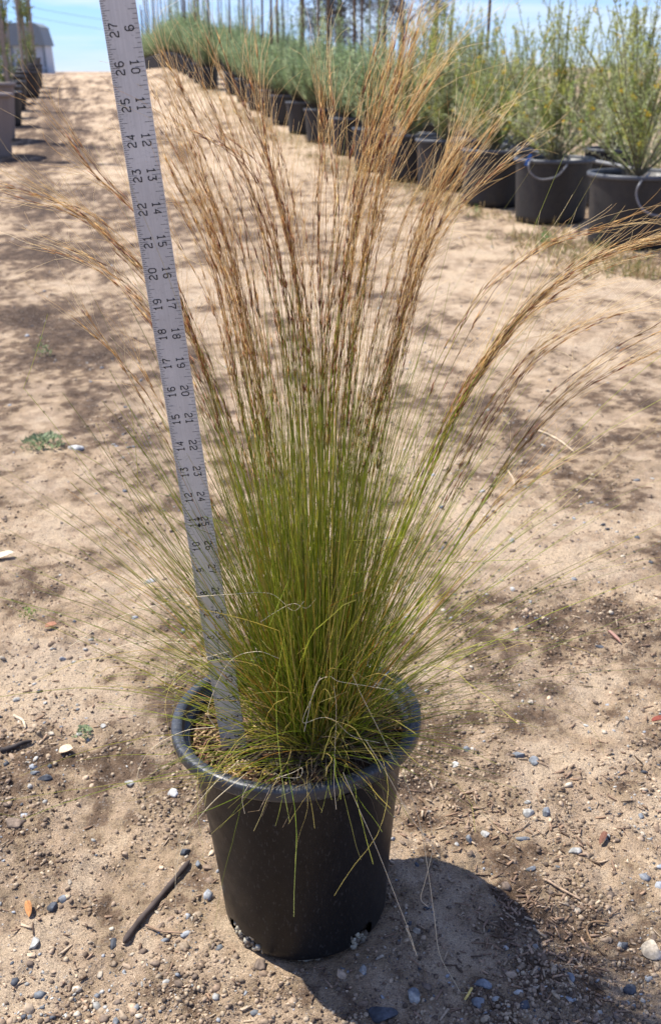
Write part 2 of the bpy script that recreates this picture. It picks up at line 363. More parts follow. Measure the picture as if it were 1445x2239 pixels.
for k, (a, b_, wd, hd, c, lab) in enumerate(ST):
    p = ground(a, b_); s = pxm(a, b_)
    V = stone_shape(IV3, (wd*s*.5, hd*s*.62, min(wd, hd)*s*.42), k+100)
    r = random.Random(k); ang = r.uniform(-.4, .4); ca, sa = math.cos(ang), math.sin(ang)
    V = V@np.array([[ca, sa, 0], [-sa, ca, 0], [0, 0, 1]])
    cc = np.array(c)*(1+.25*np.sin(V[:, :1]*r.uniform(150, 300)+V[:, 2:3]*200))
    if 'two-tone' in lab: cc = np.where(V[:, 1:2]+V[:, :1]*.3 > 0, np.array(BLUE), np.array(PALE))*np.ones((len(V), 1))
    cc = cc*(.72+.5*fbm(V[:, 0:1]*170+k, V[:, 1:2]*170+V[:, 2:3]*210, 3, k))
    o = mesh_np('clod' if 'clod' in lab else ('rock' if 'rock' in lab else 'stone'), V, [IT3], M['stone'], None, cc, False)
    o.location = (p[0], p[1], float(zg(p[0], p[1]))+min(wd, hd)*s*.08)
    tag(o, lab, 'clod' if 'clod' in lab else 'stone', 'loose stones on the dirt yard')
# uncountable gravel and chips
def scatter(n, fn, px_lo=.6, px_hi=9, power=1.6):
    r = rng.random(n); y = px_lo*(1-r*(1-(px_lo/px_hi)**(power-1)))**(-1/(power-1))
    x = (rng.random(n)*2-1)*(y*.40+.12)
    keep = rng.random(n) < fn(x, y)
    d = np.hypot(x-PCX, y-PCY) > .10
    return x[keep & d], y[keep & d]
def inst(V0, T0, pos, scl, rot, cols):
    """many copies in one mesh: rot (n,3,3)"""
    n = len(pos); V = np.einsum('nij,kj->nki', rot, V0)*1.0
    return V
def rotz_tilt(n, tilt):
    a = rng.random(n)*2*PI; R = np.zeros((n, 3, 3)); R[:, 0, 0] = np.cos(a); R[:, 0, 1] = -np.sin(a); R[:, 1, 0] = np.sin(a); R[:, 1, 1] = np.cos(a); R[:, 2, 2] = 1
    b = rng.normal(size=n)*tilt; X = np.zeros((n, 3, 3)); X[:, 0, 0] = 1; X[:, 1, 1] = np.cos(b); X[:, 1, 2] = -np.sin(b); X[:, 2, 1] = np.sin(b); X[:, 2, 2] = np.cos(b)
    c = rng.normal(size=n)*tilt; Yr = np.zeros((n, 3, 3)); Yr[:, 1, 1] = 1; Yr[:, 0, 0] = np.cos(c); Yr[:, 0, 2] = np.sin(c); Yr[:, 2, 0] = -np.sin(c); Yr[:, 2, 2] = np.cos(c)
    return R@X@Yr
GC = np.array([BLUE, DARK, PALE, BROWN, BROWN, CREAM, (.30, .22, .15), (.38, .28, .19), (.26, .27, .28), (.44, .33, .22), (.20, .14, .095), (.33, .25, .17), (.15, .11, .08)])
def fgrav(x, y): return np.clip(.12+1.6*(fbm(x*4+3, y*3, 3, 77)-.38), .03, 1)
gx, gy = scatter(120000, fgrav, .6, 9, 1.75)
acc = Acc()
n = len(gx); sz = .0008+.0022*rng.random(n)**2+.0066*rng.random(n)**10; sz *= 1+.10*gy
gz = zg(gx, gy)
for vi in range(8):
    s = slice(vi, n, 8); x, y_, z, q = gx[s], gy[s], gz[s], sz[s]; k = len(x)
    V0 = stone_shape(ico(2)[0] if vi < 3 else IV1, (1, .55+.06*vi, .5), vi, 9)
    V = np.einsum('nij,kj->nki', rotz_tilt(k, .3), V0)*q[:, None, None]+np.stack([x, y_, z+q*.02], -1)[:, None, :]
    C = GC[rng.integers(0, len(GC), k)]*(.75+.5*rng.random((k, 1)))
    T = ((ico(2)[1] if vi < 3 else IT1)[None]+(np.arange(k)*len(V0))[:, None, None]).reshape(-1, 3)
    acc.add(V.reshape(-1, 3), None, np.repeat(C, len(V0), 0), T)
o = acc.build('gravel', M['stone'], None, False); tag(o, 'fine mixed gravel pressed into the dirt', 'gravel', kind='stuff')
# crumbs of crusted soil, thick where the yard tone is dark, trodden soil and painted shade alike
def fcr(x, y): return np.clip(.62-1.1*tone(x, y), .05, 1)*np.clip(fbm(x*14, y*12, 3, 31)*3.2-1.05, .03, 1)
gx, gy = scatter(150000, fcr, .6, 8, 1.8); n = len(gx); sz = (.0010+.0034*rng.random(n)**3.0)*(1+.10*gy); gz = zg(gx, gy); acc = Acc()
for vi in range(6):
    s = slice(vi, n, 6); x, y_, z, q = gx[s], gy[s], gz[s], sz[s]; k = len(x)
    V0 = stone_shape(IV1, (1, .8, .7), vi+50, 6)
    V = np.einsum('nij,kj->nki', rotz_tilt(k, .5), V0)*q[:, None, None]+np.stack([x, y_, z+q*.1], -1)[:, None, :]
    C = np.array([(.15, .105, .07), (.22, .16, .105), (.30, .22, .15), (.11, .078, .055), (.36, .28, .19)])[rng.integers(0, 5, k)]*(.8+.4*rng.random((k, 1)))
    acc.add(V.reshape(-1, 3), None, np.repeat(C, len(V0), 0), (IT1[None]+(np.arange(k)*len(V0))[:, None, None]).reshape(-1, 3))
o = acc.build('soil_crumbs', M['stone'], None, False); tag(o, 'crumbs of dry crusted soil over the yard', 'soil crumbs', kind='stuff')
# wood chips: thin splinters, denser to the right of the pot
CH = [(1010, 1790, 130, 60, 1.), (1170, 1990, 120, 60, 1.), (1250, 1400, 160, 60, .6), (1200, 2110, 120, 60, .8), (1340, 1700, 90, 60, .5), (1050, 1100, 150, 60, .5), (1380, 1330, 80, 40, .8), (120, 1560, 120, 60, .4), (1250, 1830, 80, 40, .5)]
_c = []
for (a, b_, ra, rb, am) in CH:
    p = ground(a, b_); q = ground(a+ra, b_); u = ground(a, b_-rb); v = ground(a, b_+rb); _c.append((p[0], p[1], abs(q[0]-p[0]), (u[1]-v[1])/2, am))
def fchip(x, y):
    r = .05+.25*np.clip(fbm(x*5, y*4, 3, 99)-.5, 0, 1)
    for (a, b_, ra, rb, am) in _c: r = r+am*.95*np.exp(-((x-a)/ra)**2-((y-b_)/rb)**2)
    return np.clip(r, 0, 1)
cxs, cys = scatter(42000, fchip, .6, 5, 2.0)
n = len(cxs); BX = np.array([[-1, -1, -1], [1, -.7, -1], [1, .5, -1], [-1, 1, -1], [-.9, -1, 1], [1.05, -.6, 1], [.9, .6, 1], [-1.1, .8, 1]], float)
BQ = np.array([[0, 3, 2, 1], [4, 5, 6, 7], [0, 1, 5, 4], [1, 2, 6, 5], [2, 3, 7, 6], [3, 0, 4, 7]])
ln = .0012+.008*rng.random(n)**3.2; wd = .0004+.0014*rng.random(n)**1.6; th = .0004+.0006*rng.random(n)
V = BX[None]*np.stack([ln, wd, th], -1)[:, None, :]
V = np.einsum('nij,nkj->nki', rotz_tilt(n, .22), V)+np.stack([cxs, cys, zg(cxs, cys)+.0015], -1)[:, None, :]
CC = np.array([(.32, .22, .15), (.22, .145, .10), (.38, .29, .20), (.12, .08, .055), (.26, .17, .11)])[rng.integers(0, 5, n)]*(.8+.4*rng.random((n, 1)))
acc = Acc(); acc.add(V.reshape(-1, 3), (BQ[None]+(np.arange(n)*8)[:, None, None]).reshape(-1, 4), np.repeat(CC, 8, 0))
o = acc.build('wood_debris', M['chip'], None, False); tag(o, 'scattered splinters of bark and wood chips', 'wood chips', kind='stuff')

# single bits on the ground
def stick(name, pts, r0, r1, c, label, cat, m='wood', seg=24, z=.004):
    P = crom([(*ground(a, b_)[:2], 0) for a, b_ in pts], seg); P[:, 2] = zg(P[:, 0], P[:, 1])+z
    P[:, 2] = np.convolve(np.pad(P[:, 2], 3, 'edge'), np.ones(7)/7, 'valid')
    R = np.linspace(r0, r1, seg)*(1+.1*np.sin(np.arange(seg)*1.3)); R[0] *= .3; R[-1] *= .3
    V, Q, C = tubes(P[None], R[None], 8, np.tile(np.array(c), (1, seg, 1))*(.8+.4*rng.random((1, seg, 1))))
    return tag(mesh_np(name, V, [Q], M[m], None, C), label, cat)
stick('stick', [(415, 1885), (360, 1950), (310, 2010), (270, 2062)], .0030, .0036, (.075, .058, .05), 'long dark stick lying on the dirt left of the pot', 'stick')
stick('stick', [(0, 1645), (35, 1638), (72, 1630)], .0040, .002, (.05, .042, .038), 'short black stick poking in from the left edge', 'stick')
stick('twig', [(1130, 2105), (1118, 2065), (1135, 2050), (1180, 2047)], .0013, .0012, (.25, .16, .09), 'small hooked brown twig on the dirt right of the pot shadow', 'twig') if False else \
    stick('twig', [(1298, 2070), (1283, 2040), (1290, 2029), (1328, 2030)], .0013, .0010, (.25, .16, .09), 'small hooked brown twig on the dirt right of the pot shadow', 'twig')
stick('twig', [(1185, 1934), (1215, 1950), (1268, 1980)], .0016, .0011, (.42, .30, .2), 'straight tan twig among the wood chips', 'twig')
stick('straw', [(1031, 2172), (1024, 2184), (1015, 2196)], .0014, .0013, (.62, .45, .14), 'yellow bit of straw beside the slate-blue stone', 'straw')
stick('twig', [(318, 2026), (350, 2040), (400, 2046)], .0014, .0009, (.3, .2, .13), 'thin brown twig below the long dark stick', 'twig')
stick('twig', [(30, 1570), (50, 1582), (57, 1600)], .0022, .0016, (.5, .4, .28), 'bent pale twig at the left above the short black stick', 'twig')
stick('twig', [(1175, 948), (1215, 962), (1255, 990)], .0026, .0016, (.6, .47, .32), 'curved pale straw-coloured twig lying far right of the grass', 'twig')
stick('twig', [(1110, 1030), (1122, 1050), (1125, 1070)], .0022, .0016, (.5, .38, .26), 'short pale twig lying behind the grass on the right', 'twig')
def leaf_scrap(px, py, wpx, hpx, c, label, rz=0., name='dead_leaf', cat='leaf'):
    p = ground(px, py); s = pxm(px, py); a, b_ = wpx*s/2, hpx*s*.6
    n_ = 9; u = np.linspace(-1, 1, n_); prof = np.sqrt(np.clip(1-u*u, 0, 1))*.9+.02
    rows = []
    for k in range(n_):
        for v in (-1, 0, 1):
            rows.append((u[k]*b_, v*prof[k]*a, .003*abs(v)*prof[k]*2+.002*u[k]**2))
    top = np.array(rows); bot = top-np.array([0, 0, .0006]); V = np.vstack([top, bot]); q = []
    for k in range(n_-1):
        for v in (0, 1):
            i = k*3+v; q.append([i, i+1, i+4, i+3]); q.append([i+27, i+30, i+31, i+28])
        q.append([k*3, k*3+3, k*3+30, k*3+27]); q.append([k*3+2, k*3+29, k*3+32, k*3+5])
    o = mesh_np(name, V, [q], M['chip'], None, np.tile(np.array(c), (len(V), 1)))
    o.location = (p[0], p[1], float(zg(p[0], p[1]))+.004); o.rotation_euler = (.1, -.15, rz)
    return tag(o, label, cat)
leaf_scrap(62, 1993, 16, 38, (.42, .20, .085), 'orange dry leaf near the lower left corner', 1.9)
leaf_scrap(1437, 1588, 14, 26, (.20, .06, .045), 'dark red leaf at the right edge', .2)
leaf_scrap(1340, 1400, 8, 40, (.44, .26, .21), 'pinkish strip of dry leaf on sand right of the pot', 2.0)
leaf_scrap(112, 1370, 18, 22, (.28, .14, .09), 'rusty dry leaf beside the small weed at the left', .3)
leaf_scrap(146, 1652, 26, 26, (.58, .44, .30), 'tan bark flake near the left ground weed', .3, 'bark_flake', 'bark')
leaf_scrap(1317, 1842, 14, 34, (.17, .085, .06), 'dark red-brown bark flake on the pale sand at the right', 1.0, 'bark_flake', 'bark')
leaf_scrap(8, 1222, 20, 40, (.66, .60, .46), 'pale bark chip cut by the left edge', .5, 'bark_flake', 'bark')

def weed(px, py, wpx, n_, c, label, h=.03, lw=.004, name='weed'):
    p = ground(px, py); s = pxm(px, py); R = wpx*s/2
    acc = Acc()
    for k in range(n_):
        a = rng.random()*2*PI; r = R*rng.random()**.6; L_ = R*.5*(.5+rng.random())
        b0 = np.array([r*math.cos(a), r*math.sin(a)*1.1, 0]); d = np.array([math.cos(a+rng.normal()*.5), math.sin(a+rng.normal()*.5), .3+rng.random()*1.6]); d /= np.linalg.norm(d)
        sd = np.cross(d, [0, 0, 1.]); sd /= np.linalg.norm(sd)+1e-6
        b0[2] = rng.random()*h*(1-r/R*.7)
        L2 = L_*(.6); w2 = lw*(.6+.8*rng.random())
        V = np.array([b0, b0+d*L2*.5+sd*w2, b0+d*L2+np.array([0, 0, -.1*L2]), b0+d*L2*.5-sd*w2])
        acc.add(V, [[0, 1, 2, 3]], np.tile(np.array(c)*(.6+.8*rng.random()), (4, 1)))
    o = acc.build(name, M['leaf'], None, False); o.location = (p[0], p[1], float(zg(p[0], p[1])))
    return tag(o, label, 'weed')
weed(95, 975, 85, 190, (.20, .25, .13), 'grey-green low weed clump beside the flat white stone', .03)
weed(60, 1350, 40, 60, (.14, .19, .04), 'tiny green weed at the left in the dark soil', .02, .002)
weed(182, 1615, 42, 60, (.22, .27, .14), 'small pale green weed near the left above the slate shards', .012, .003)
weed(1189, 540, 26, 70, (.16, .26, .08), 'upright green seedling in front of the second big tub', .16, .010)
weed(332, 615, 30, 40, (.2, .25, .1), 'small weed just behind the lower ruler', .03, .006) if False else None
weed(1040, 462, 14, 30, (.14, .25, .06), 'tiny green sprout at the foot of the third tub', .06, .010)
weed(95, 780, 40, 60, (.17, .20, .09), 'thin grassy weed in the dark soil at the left', .06, .005)

# ---------------------------------------------------------------- main pot
TILT = math.radians(1.6)
pot = empty('nursery_pot', (PCX+.0076, PCY, -.001), 'large black plastic nursery pot in the middle holding the feather grass', 'pot')
pot.rotation_euler = (0, -TILT, 0)
H = .254
def body_profile():
    return [(.0, .006), (.070, .004), (.0845, .001), (.0885, .003), (.0905, .009), (.0915, .022), (.094, .055), (.0985, .105), (.1035, .155), (.1085, .2), (.1125, .232), (.1135, .236),
            (.1135, .240), (.1130, .2405), (.1105, .236), (.106, .200), (.100, .15), (.095, .1), (.088, .02)]
_bp = body_profile(); _bp = _bp[:3]+[(.0892, .005), (.0899, .007), (.0905, .009), (.0908, .0115), (.0911, .014), (.0913, .0165), (.0914, .019), (.0915, .022), (.0917, .025)]+_bp[6:]
Vp, Qp = lathe(_bp, 320)
# drainage openings cut into the lower edge
cen = Vp[Qp].mean(1); an = np.degrees(np.arctan2(cen[:, 1], cen[:, 0])); rad = np.hypot(cen[:, 0], cen[:, 1])
def hole(a0, a1, zt): return (an > a0) & (an < a1) & (cen[:, 2] < zt) & (rad > .075)
ragged = .016+.010*vnoise(an*.22, an*0, 5)
cut = ((an > -152) & (an < -119) | (an > -56) & (an < -36)) & (cen[:, 2] < ragged) & (rad > .082)
rr = 1+.006*np.sin(np.arctan2(Vp[:, 1], Vp[:, 0])*3+1)*(Vp[:, 2] < .2)
Vp[:, :2] *= rr[:, None]
mesh_np('body', Vp, [Qp[~cut]], M['pot'], pot)
Vr, Qr = lathe([(.1128, .2395), (.1180, .2385), (.1262, .2402), (.1287, .2408), (.1296, .2430), (.1298, .2500), (.1292, .2532), (.1276, .2546), (.1215, .2549), (.1190, .2541), (.1176, .2500), (.1168, .2400), (.1120, .2405)], 160)
Vr[:, 2] += .0006*np.sin(np.arctan2(Vr[:, 1], Vr[:, 0])*5); Vr[:, :2] *= (1+.004*np.sin(np.arctan2(Vr[:, 1], Vr[:, 0])*2+.6))[:, None]
mesh_np('rim', Vr, [Qr], M['rim'], pot)
# rootball seen through the openings
Vb, Qb = lathe([(.0, .004), (.084, .006), (.0855, .02), (.0875, .05), (0, .052)], 96)
Vb[:, :2] *= 1+.02*np.sin(Vb[:, :1]*900+Vb[:, 1:2]*700)
mesh_np('rootball', Vb, [Qb], M['soil'], pot, np.tile(np.array([.07, .05, .036]), (len(Vb), 1)))
acc = Acc()
for k in range(150):
    a = math.radians(rng.choice([rng.uniform(-152, -119), rng.uniform(-150, -119), rng.uniform(-55, -40), rng.uniform(-96, -78)])); r_ = .0865+rng.normal()*.0015; z_ = abs(rng.normal())*.007
    if -1.7 < a < -1.3: z_ *= .15; r_ = .0858
    s = .0016+.0034*rng.random()**1.5
    V0 = stone_shape(IV1, (s*.9, s*.6, s*1.2), k+900, 4)+np.array([r_*math.cos(a), r_*math.sin(a), z_+.003])
    acc.add(V0, None, np.tile(np.array([(.34, .30, .22), (.20, .17, .125), (.42, .39, .31), (.12, .095, .07)][rng.integers(0, 4)]), (len(V0), 1)), IT1)
acc.build('root_crust', M['stone'], pot)['kind'] = 'stuff'
# potting mix
SZ = .229
k_, s_ = 60, 120; rr = np.linspace(0, .1135, k_); aa = np.arange(s_)*2*PI/s_
gx_ = (rr[:, None]*np.cos(aa)).ravel(); gy_ = (rr[:, None]*np.sin(aa)).ravel()
def soilz(x, y):
    return SZ+(fbm(x*40+5, y*40+9, 3, 5)-.45)*.012+lumps(x*110+20, y*110+20, 8)*.006+.012*np.exp(-((x-.02)**2+(y+.026)**2)/.0012)
gz_ = soilz(gx_, gy_)
idx = np.arange(k_*s_).reshape(k_, s_); p = idx[:-1]; q = np.roll(p, -1, 1); r_ = idx[1:]; s2 = np.roll(r_, -1, 1)
cn = fbm(gx_*160+4, gy_*160, 3, 66)[:, None]
Cs = np.array([.035, .022, .014])*(1-cn)+np.array([.22, .13, .08])*cn
mesh_np('potting_soil', np.stack([gx_, gy_, gz_], -1), [np.stack([p, q, s2, r_], -1).reshape(-1, 4)], M['soil'], pot, Cs*.75)
# bark bits over the soil
n = 1500; r_ = .111*np.sqrt(rng.random(n)); a = rng.random(n)*2*PI; x, y_ = r_*np.cos(a), r_*np.sin(a)
ln = .0018+.008*rng.random(n)**2; wd = .0006+.0016*rng.random(n); th = .0004+.0008*rng.random(n)
V = np.einsum('nij,nkj->nki', rotz_tilt(n, .45), BX[None]*np.stack([ln, wd, th], -1)[:, None, :])+np.stack([x, y_, soilz(x, y_)+.0022], -1)[:, None, :]
CC = np.array([(.24, .15, .085), (.09, .05, .032), (.36, .25, .14), (.05, .032, .022), (.16, .085, .05)])[rng.integers(0, 5, n)]*(.8+.4*rng.random((n, 1)))
acc = Acc(); acc.add(V.reshape(-1, 3), (BQ[None]+(np.arange(n)*8)[:, None, None]).reshape(-1, 4), np.repeat(CC, 8, 0))
o = acc.build('bark_mulch', M['chip'], pot, False); o['kind'] = 'stuff'
n = 260; x = -.040+rng.normal(size=n)*.026; y_ = -.066+rng.normal(size=n)*.015; kp = np.hypot(x, y_) < .11; x, y_ = x[kp], y_[kp]; n = len(x)
V0, T0 = IV1, IT1; s = .0009+.0011*rng.random(n)
V = V0[None]*s[:, None, None]+np.stack([x, y_, soilz(x, y_)+.0018+.002*rng.random(n)], -1)[:, None, :]
CC = np.array([(.46, .33, .06), (.38, .31, .11), (.50, .43, .24), (.32, .21, .05)])[rng.integers(0, 4, n)]
acc = Acc(); acc.add(V.reshape(-1, 3), None, np.repeat(CC, len(V0), 0), (T0[None]+(np.arange(n)*len(V0))[:, None, None]).reshape(-1, 3))
o = acc.build('fertiliser_pellets', M['seed'], pot); o['kind'] = 'stuff'

# ---------------------------------------------------------------- ruler
IN = .0254
ruler = empty('ruler', (0, 0, 0), 'tall aluminium yardstick standing in the pot behind the grass', 'ruler')
RA, RB = -.0760, -.110
d = Vector((math.sin(RA), math.sin(RB), 1)).normalized()
base = Vector((-4.344*IN, 35.494*IN, EYE-25.704*IN))
xw = Vector((1, 0, -math.sin(RA))).normalized(); xw = (xw-d*xw.dot(d)).normalized()
nrm = xw.cross(d).normalized()        # facing away from or toward the camera
if nrm.y > 0: nrm = -nrm
# local frame: x across, z along, -y toward camera
Mt = Matrix(((xw.x, -nrm.x, d.x, base.x), (xw.y, -nrm.y, d.y, base.y), (xw.z, -nrm.z, d.z, base.z), (0, 0, 0, 1)))
ruler.matrix_world = Mt
RW = 1.01*IN; RT = .0014; Z0, Z1 = -1.6*IN, 36*IN
c = [(0.0, .0), (RW, .0)]
bv = .0003
sec = [(bv, 0), (RW-bv, 0), (RW, bv), (RW, RT-bv), (RW-bv, RT), (bv, RT), (0, RT-bv), (0, bv)]
V = [(a, b_, Z0) for a, b_ in sec]+[(a, b_, Z1) for a, b_ in sec]
Qs = [[k, (k+1) % 8, (k+1) % 8+8, k+8] for k in range(8)]
me = bpy.data.meshes.new('blade'); me.from_pydata(V, [], Qs+[list(range(8))[::-1], list(range(8, 16))]); me.update()
finish(me, M['metal'], 'blade_strip', ruler)
# ticks and figures
LV, LF = [], []
lev = [0]
def quad(p0, p1, p2, p3):
    n0 = len(LV); lev[0] = (lev[0]+1) % 7; yy = -.00012-.00002*lev[0]
    for p in (p0, p1, p2, p3): LV.append((p[0], yy, p[1]))
    LF.append([n0, n0+1, n0+2, n0+3])
def tick(x0, x1, z, w_=.00030): quad((x0, z-w_/2), (x1, z-w_/2), (x1, z+w_/2), (x0, z+w_/2))
for k in range(0, 36*16):
    z = k/16*IN
    if k % 16 == 0: Lk = .28
    elif k % 8 == 0: Lk = .25
    elif k % 4 == 0: Lk = .175
    elif k % 2 == 0: Lk = .145
    else: Lk = .10
    tick(.012*IN, Lk*IN, z)
for k in range(0, 36*8):
    z = k/8*IN
    if k % 8 == 0: Lk = .28
    elif k % 4 == 0: Lk = .25
    elif k % 2 == 0: Lk = .17
    else: Lk = .12
    tick(RW-Lk*IN, RW-.012*IN, z)
GL = {'0': [([(0, .3), (.3, 0), (.7, 0), (1, .3), (1, 1.3), (.7, 1.6), (.3, 1.6), (0, 1.3)], True)],
      '1': [([(.12, 1.25), (.55, 1.6), (.55, 0)], False), ([(.15, 0), (.95, 0)], False)],
      '2': [([(0, 1.25), (0, 1.35), (.25, 1.6), (.75, 1.6), (1, 1.35), (1, 1.05), (.8, .8), (.2, .55), (0, .3), (0, 0), (1.02, 0), (1.02, .2)], False)],
      '3': [([(0, 1.6), (.95, 1.6), (.5, .98), (.75, .95), (1, .7), (1, .28), (.72, 0), (.25, 0), (0, .25)], False)],
      '4': [([(.78, 0), (.78, 1.6), (.0, .5), (1.05, .5)], False)],
      '5': [([(.95, 1.6), (.08, 1.6), (.05, .9), (.7, .95), (1, .7), (1, .28), (.72, 0), (.25, 0), (0, .22)], False)],
      '6': [([(.95, 1.4), (.72, 1.6), (.28, 1.6), (0, 1.3), (0, .28), (.28, 0), (.72, 0), (1, .28), (1, .62), (.72, .9), (.05, .85)], False)],
      '7': [([(0, 1.35), (0, 1.6), (1, 1.6), (1, 1.45), (.5, .75), (.42, 0)], False)],
      '8': [([(.28, .85), (.05, 1.05), (.05, 1.38), (.28, 1.6), (.72, 1.6), (.95, 1.38), (.95, 1.05), (.72, .85), (1, .6), (1, .26), (.72, 0), (.28, 0), (0, .26), (0, .6)], True), ([(.28, .85), (.72, .85)], False)],
      '9': [([(.05, .2), (.28, 0), (.72, 0), (1, .3), (1, 1.32), (.72, 1.6), (.28, 1.6), (0, 1.32), (0, .98), (.28, .7), (.95, .75)], False)]}
def stroke(pts, closed, w_, tf):
    P = np.array(pts, float); n_ = len(P); Lp, Rp = [], []
    for k in range(n_):
        a = P[k]-P[k-1] if (k > 0 or closed) else P[1]-P[0]
        b_ = P[(k+1) % n_]-P[k] if (k < n_-1 or closed) else P[k]-P[k-1]
        a = a/np.linalg.norm(a); b_ = b_/np.linalg.norm(b_)
        t_ = a+b_; t_ = t_/(np.linalg.norm(t_)+1e-9); nn = np.array([-t_[1], t_[0]]); na = np.array([-a[1], a[0]])
        m_ = w_/2/max(.45, float(nn@na)); Lp.append(P[k]+nn*m_); Rp.append(P[k]-nn*m_)
    rgn = range(n_) if closed else range(n_-1)
    for k in rgn:
        j = (k+1) % n_; quad(*[tf(p_) for p_ in (Rp[k], Rp[j], Lp[j], Lp[k])])
def number(s, zc_, side):
    h = .235*IN/1.6; wg = .86
    tot = len(s)*1.0+(len(s)-1)*.42
    for k, ch in enumerate(s):
        off = k*1.5-tot/2-.04
        for pts, cl in GL[ch]:
            if side == 'L':     # reads upwards
                tf = lambda p_, off=off: (.395*IN-p_[1]*h, zc_+(p_[0]*wg+off)*h)
            else:               # reads downwards
                tf = lambda p_, off=off: (RW-.405*IN+p_[1]*h, zc_-(p_[0]*wg+off)*h)
            stroke(pts, cl, .25, tf)
for k in range(1, 36):
    number(str(k), k*IN, 'L'); number(str(36-k), k*IN, 'R')
# twin triangle emblem
for z, sgn in ((11.12, 1), (10.86, 1)):
    cx_ = .50*IN; quad((cx_-.07*IN, z*IN), (cx_, (z-.10)*IN), (cx_+.07*IN, z*IN), (cx_, (z+.10)*IN))
me = bpy.data.meshes.new('markings'); me.from_pydata(LV, [], LF); me.update(); finish(me, M['ink'], 'scale_markings', ruler)
def text_mesh(s, size, z):
    cu = bpy.data.curves.new('txt', 'FONT'); cu.body = s; cu.size = size; cu.align_y = 'CENTER'; cu.space_character = 1.25
    to = bpy.data.objects.new('txt', cu); COL.objects.link(to)
    bpy.context.view_layer.update()
    me = bpy.data.meshes.new_from_object(to.evaluated_get(bpy.context.evaluated_depsgraph_get()))
    bpy.data.objects.remove(to)
    for v in me.vertices: v.co = Vector((.50*IN-v.co.y, -.00030, z*IN+v.co.x))
    return me
me = text_mesh('CO.  empire  level mfg.  Mequon, WI  U.S.A.', .0034, 4.3); finish(me, M['ink'], 'maker_lettering', ruler)

# ---------------------------------------------------------------- feather grass
GX, GY, GZ = -.016, .906, SZ+.006
grass = empty('feather_grass', (GX, GY, GZ), 'tall feathery green grass with brown seed heads growing in the black pot', 'grass plant')
def localise(P): return P-np.array([GX, GY, GZ])
PALG = np.array([(.18, .255, .014), (.32, .41, .025), (.47, .52, .05), (.56, .53, .08), (.58, .47, .10), (.70, .55, .19), (.60, .32, .05)])
def fountain(n, th_mu, th_sd, L0, L1, bend0, bend1, K=14, r0=.00052, r1=.00018, wts=None, zlift=0, wav=.05, azi=None, rootr=.036):
    az = rng.random(n)*2*PI if azi is None else azi(n)
    th = np.abs(rng.normal(th_mu, th_sd, n)); Ln = rng.uniform(L0, L1, n); bend = rng.uniform(bend0, bend1, n)
    th = np.clip(th, 0, 1.5)
    rr = rootr*np.sqrt(rng.random(n)); raz = az+rng.normal(size=n)*.9
    t_ = np.linspace(0, 1, K)[None]
    inc = th[:, None]+(bend[:, None])*t_**1.7*(.3+np.sin(np.minimum(th, 1.2))[:, None])
    azt = az[:, None]+np.cumsum(rng.normal(size=(n, K))*wav, 1)
    inc = inc+np.cumsum(rng.normal(size=(n, K))*wav*.6, 1)
    kk = (rng.random((n, 1)) < .14)*(np.arange(K)[None] > rng.integers(4, K, (n, 1)))
    inc = inc+kk*rng.normal(size=(n, 1))*.7; azt = azt+kk*rng.normal(size=(n, 1))*.5
    ds = Ln[:, None]/(K-1)
    dx = np.sin(inc)*np.cos(azt)*ds; dy = np.sin(inc)*np.sin(azt)*ds; dz = np.cos(inc)*ds
    P = np.stack([np.cumsum(dx, 1), np.cumsum(dy, 1), np.cumsum(dz, 1)], -1)
    P += np.stack([rr*np.cos(raz), rr*np.sin(raz), np.full(n, zlift)], -1)[:, None, :]
    R = (r0+(r1-r0)*t_)*rng.uniform(.55, 1.35, (n, 1))
    ci = rng.choice(len(PALG), n, p=wts if wts is not None else [.22, .24, .18, .13, .11, .08, .04])
    Cb = PALG[ci][:, None, :]*rng.uniform(.8, 1.25, (n, 1, 1))
    tip = np.array([.42, .36, .13]); base_ = np.array([.30, .22, .10])
    k = (t_**3)[..., None]*rng.random((n, 1, 1)); Cc = Cb*(1-k)+tip*k
    kb = np.clip(1-t_*7, 0, 1)[..., None]*rng.random((n, 1, 1))*.8; Cc = Cc*(1-kb)+base_*kb
    return P, R, Cc
def clamp_soil(P):
    """keep drooping blades out of soil, rim and ruler"""
    Wp = P+np.array([GX, GY, GZ]); d_ = np.hypot(Wp[..., 0]-PCX, Wp[..., 1]-PCY)
    lim = np.where(d_ < .117, SZ+.006, np.where(d_ < .134, .258, -9)); Wp[..., 2] = np.maximum(Wp[..., 2], lim)
    return Wp-np.array([GX, GY, GZ])
acc = Acc()
def seen_px(Wp):
    X, Y, Z = Wp[..., 0], Wp[..., 1], Wp[..., 2]-EYE; zc = Y*CP-Z*SP; yc = Y*SP+Z*CP
    return CX+F*X/zc, CY-F*yc/zc
def part_by_ruler(P, R, Cc, drop=.72):
    """the strip holds most of the blades back on its front side"""
    Wp = P+np.array([GX, GY, GZ]); u, v = seen_px(Wp); ue = 213+(v-0)*.176
    hit = ((u > ue-4) & (u < ue+66) & (v > 640) & (v < 1650)).any(1)
    k = ~(hit & (rng.random(len(P)) < drop)); return P[k], R[k], Cc[k]
def thin_front(P, R, Cc, drop=.996):
    Wp = P+np.array([GX, GY, GZ]); d_ = np.hypot(Wp[..., 0]-PCX, Wp[..., 1]-PCY)
    hit = ((Wp[..., 2] < np.where(d_ > .118, .245, .222)) & (Wp[..., 1] < PCY+.03)).any(1); k = ~(hit & (rng.random(len(P)) < drop)); return P[k], R[k], Cc[k]
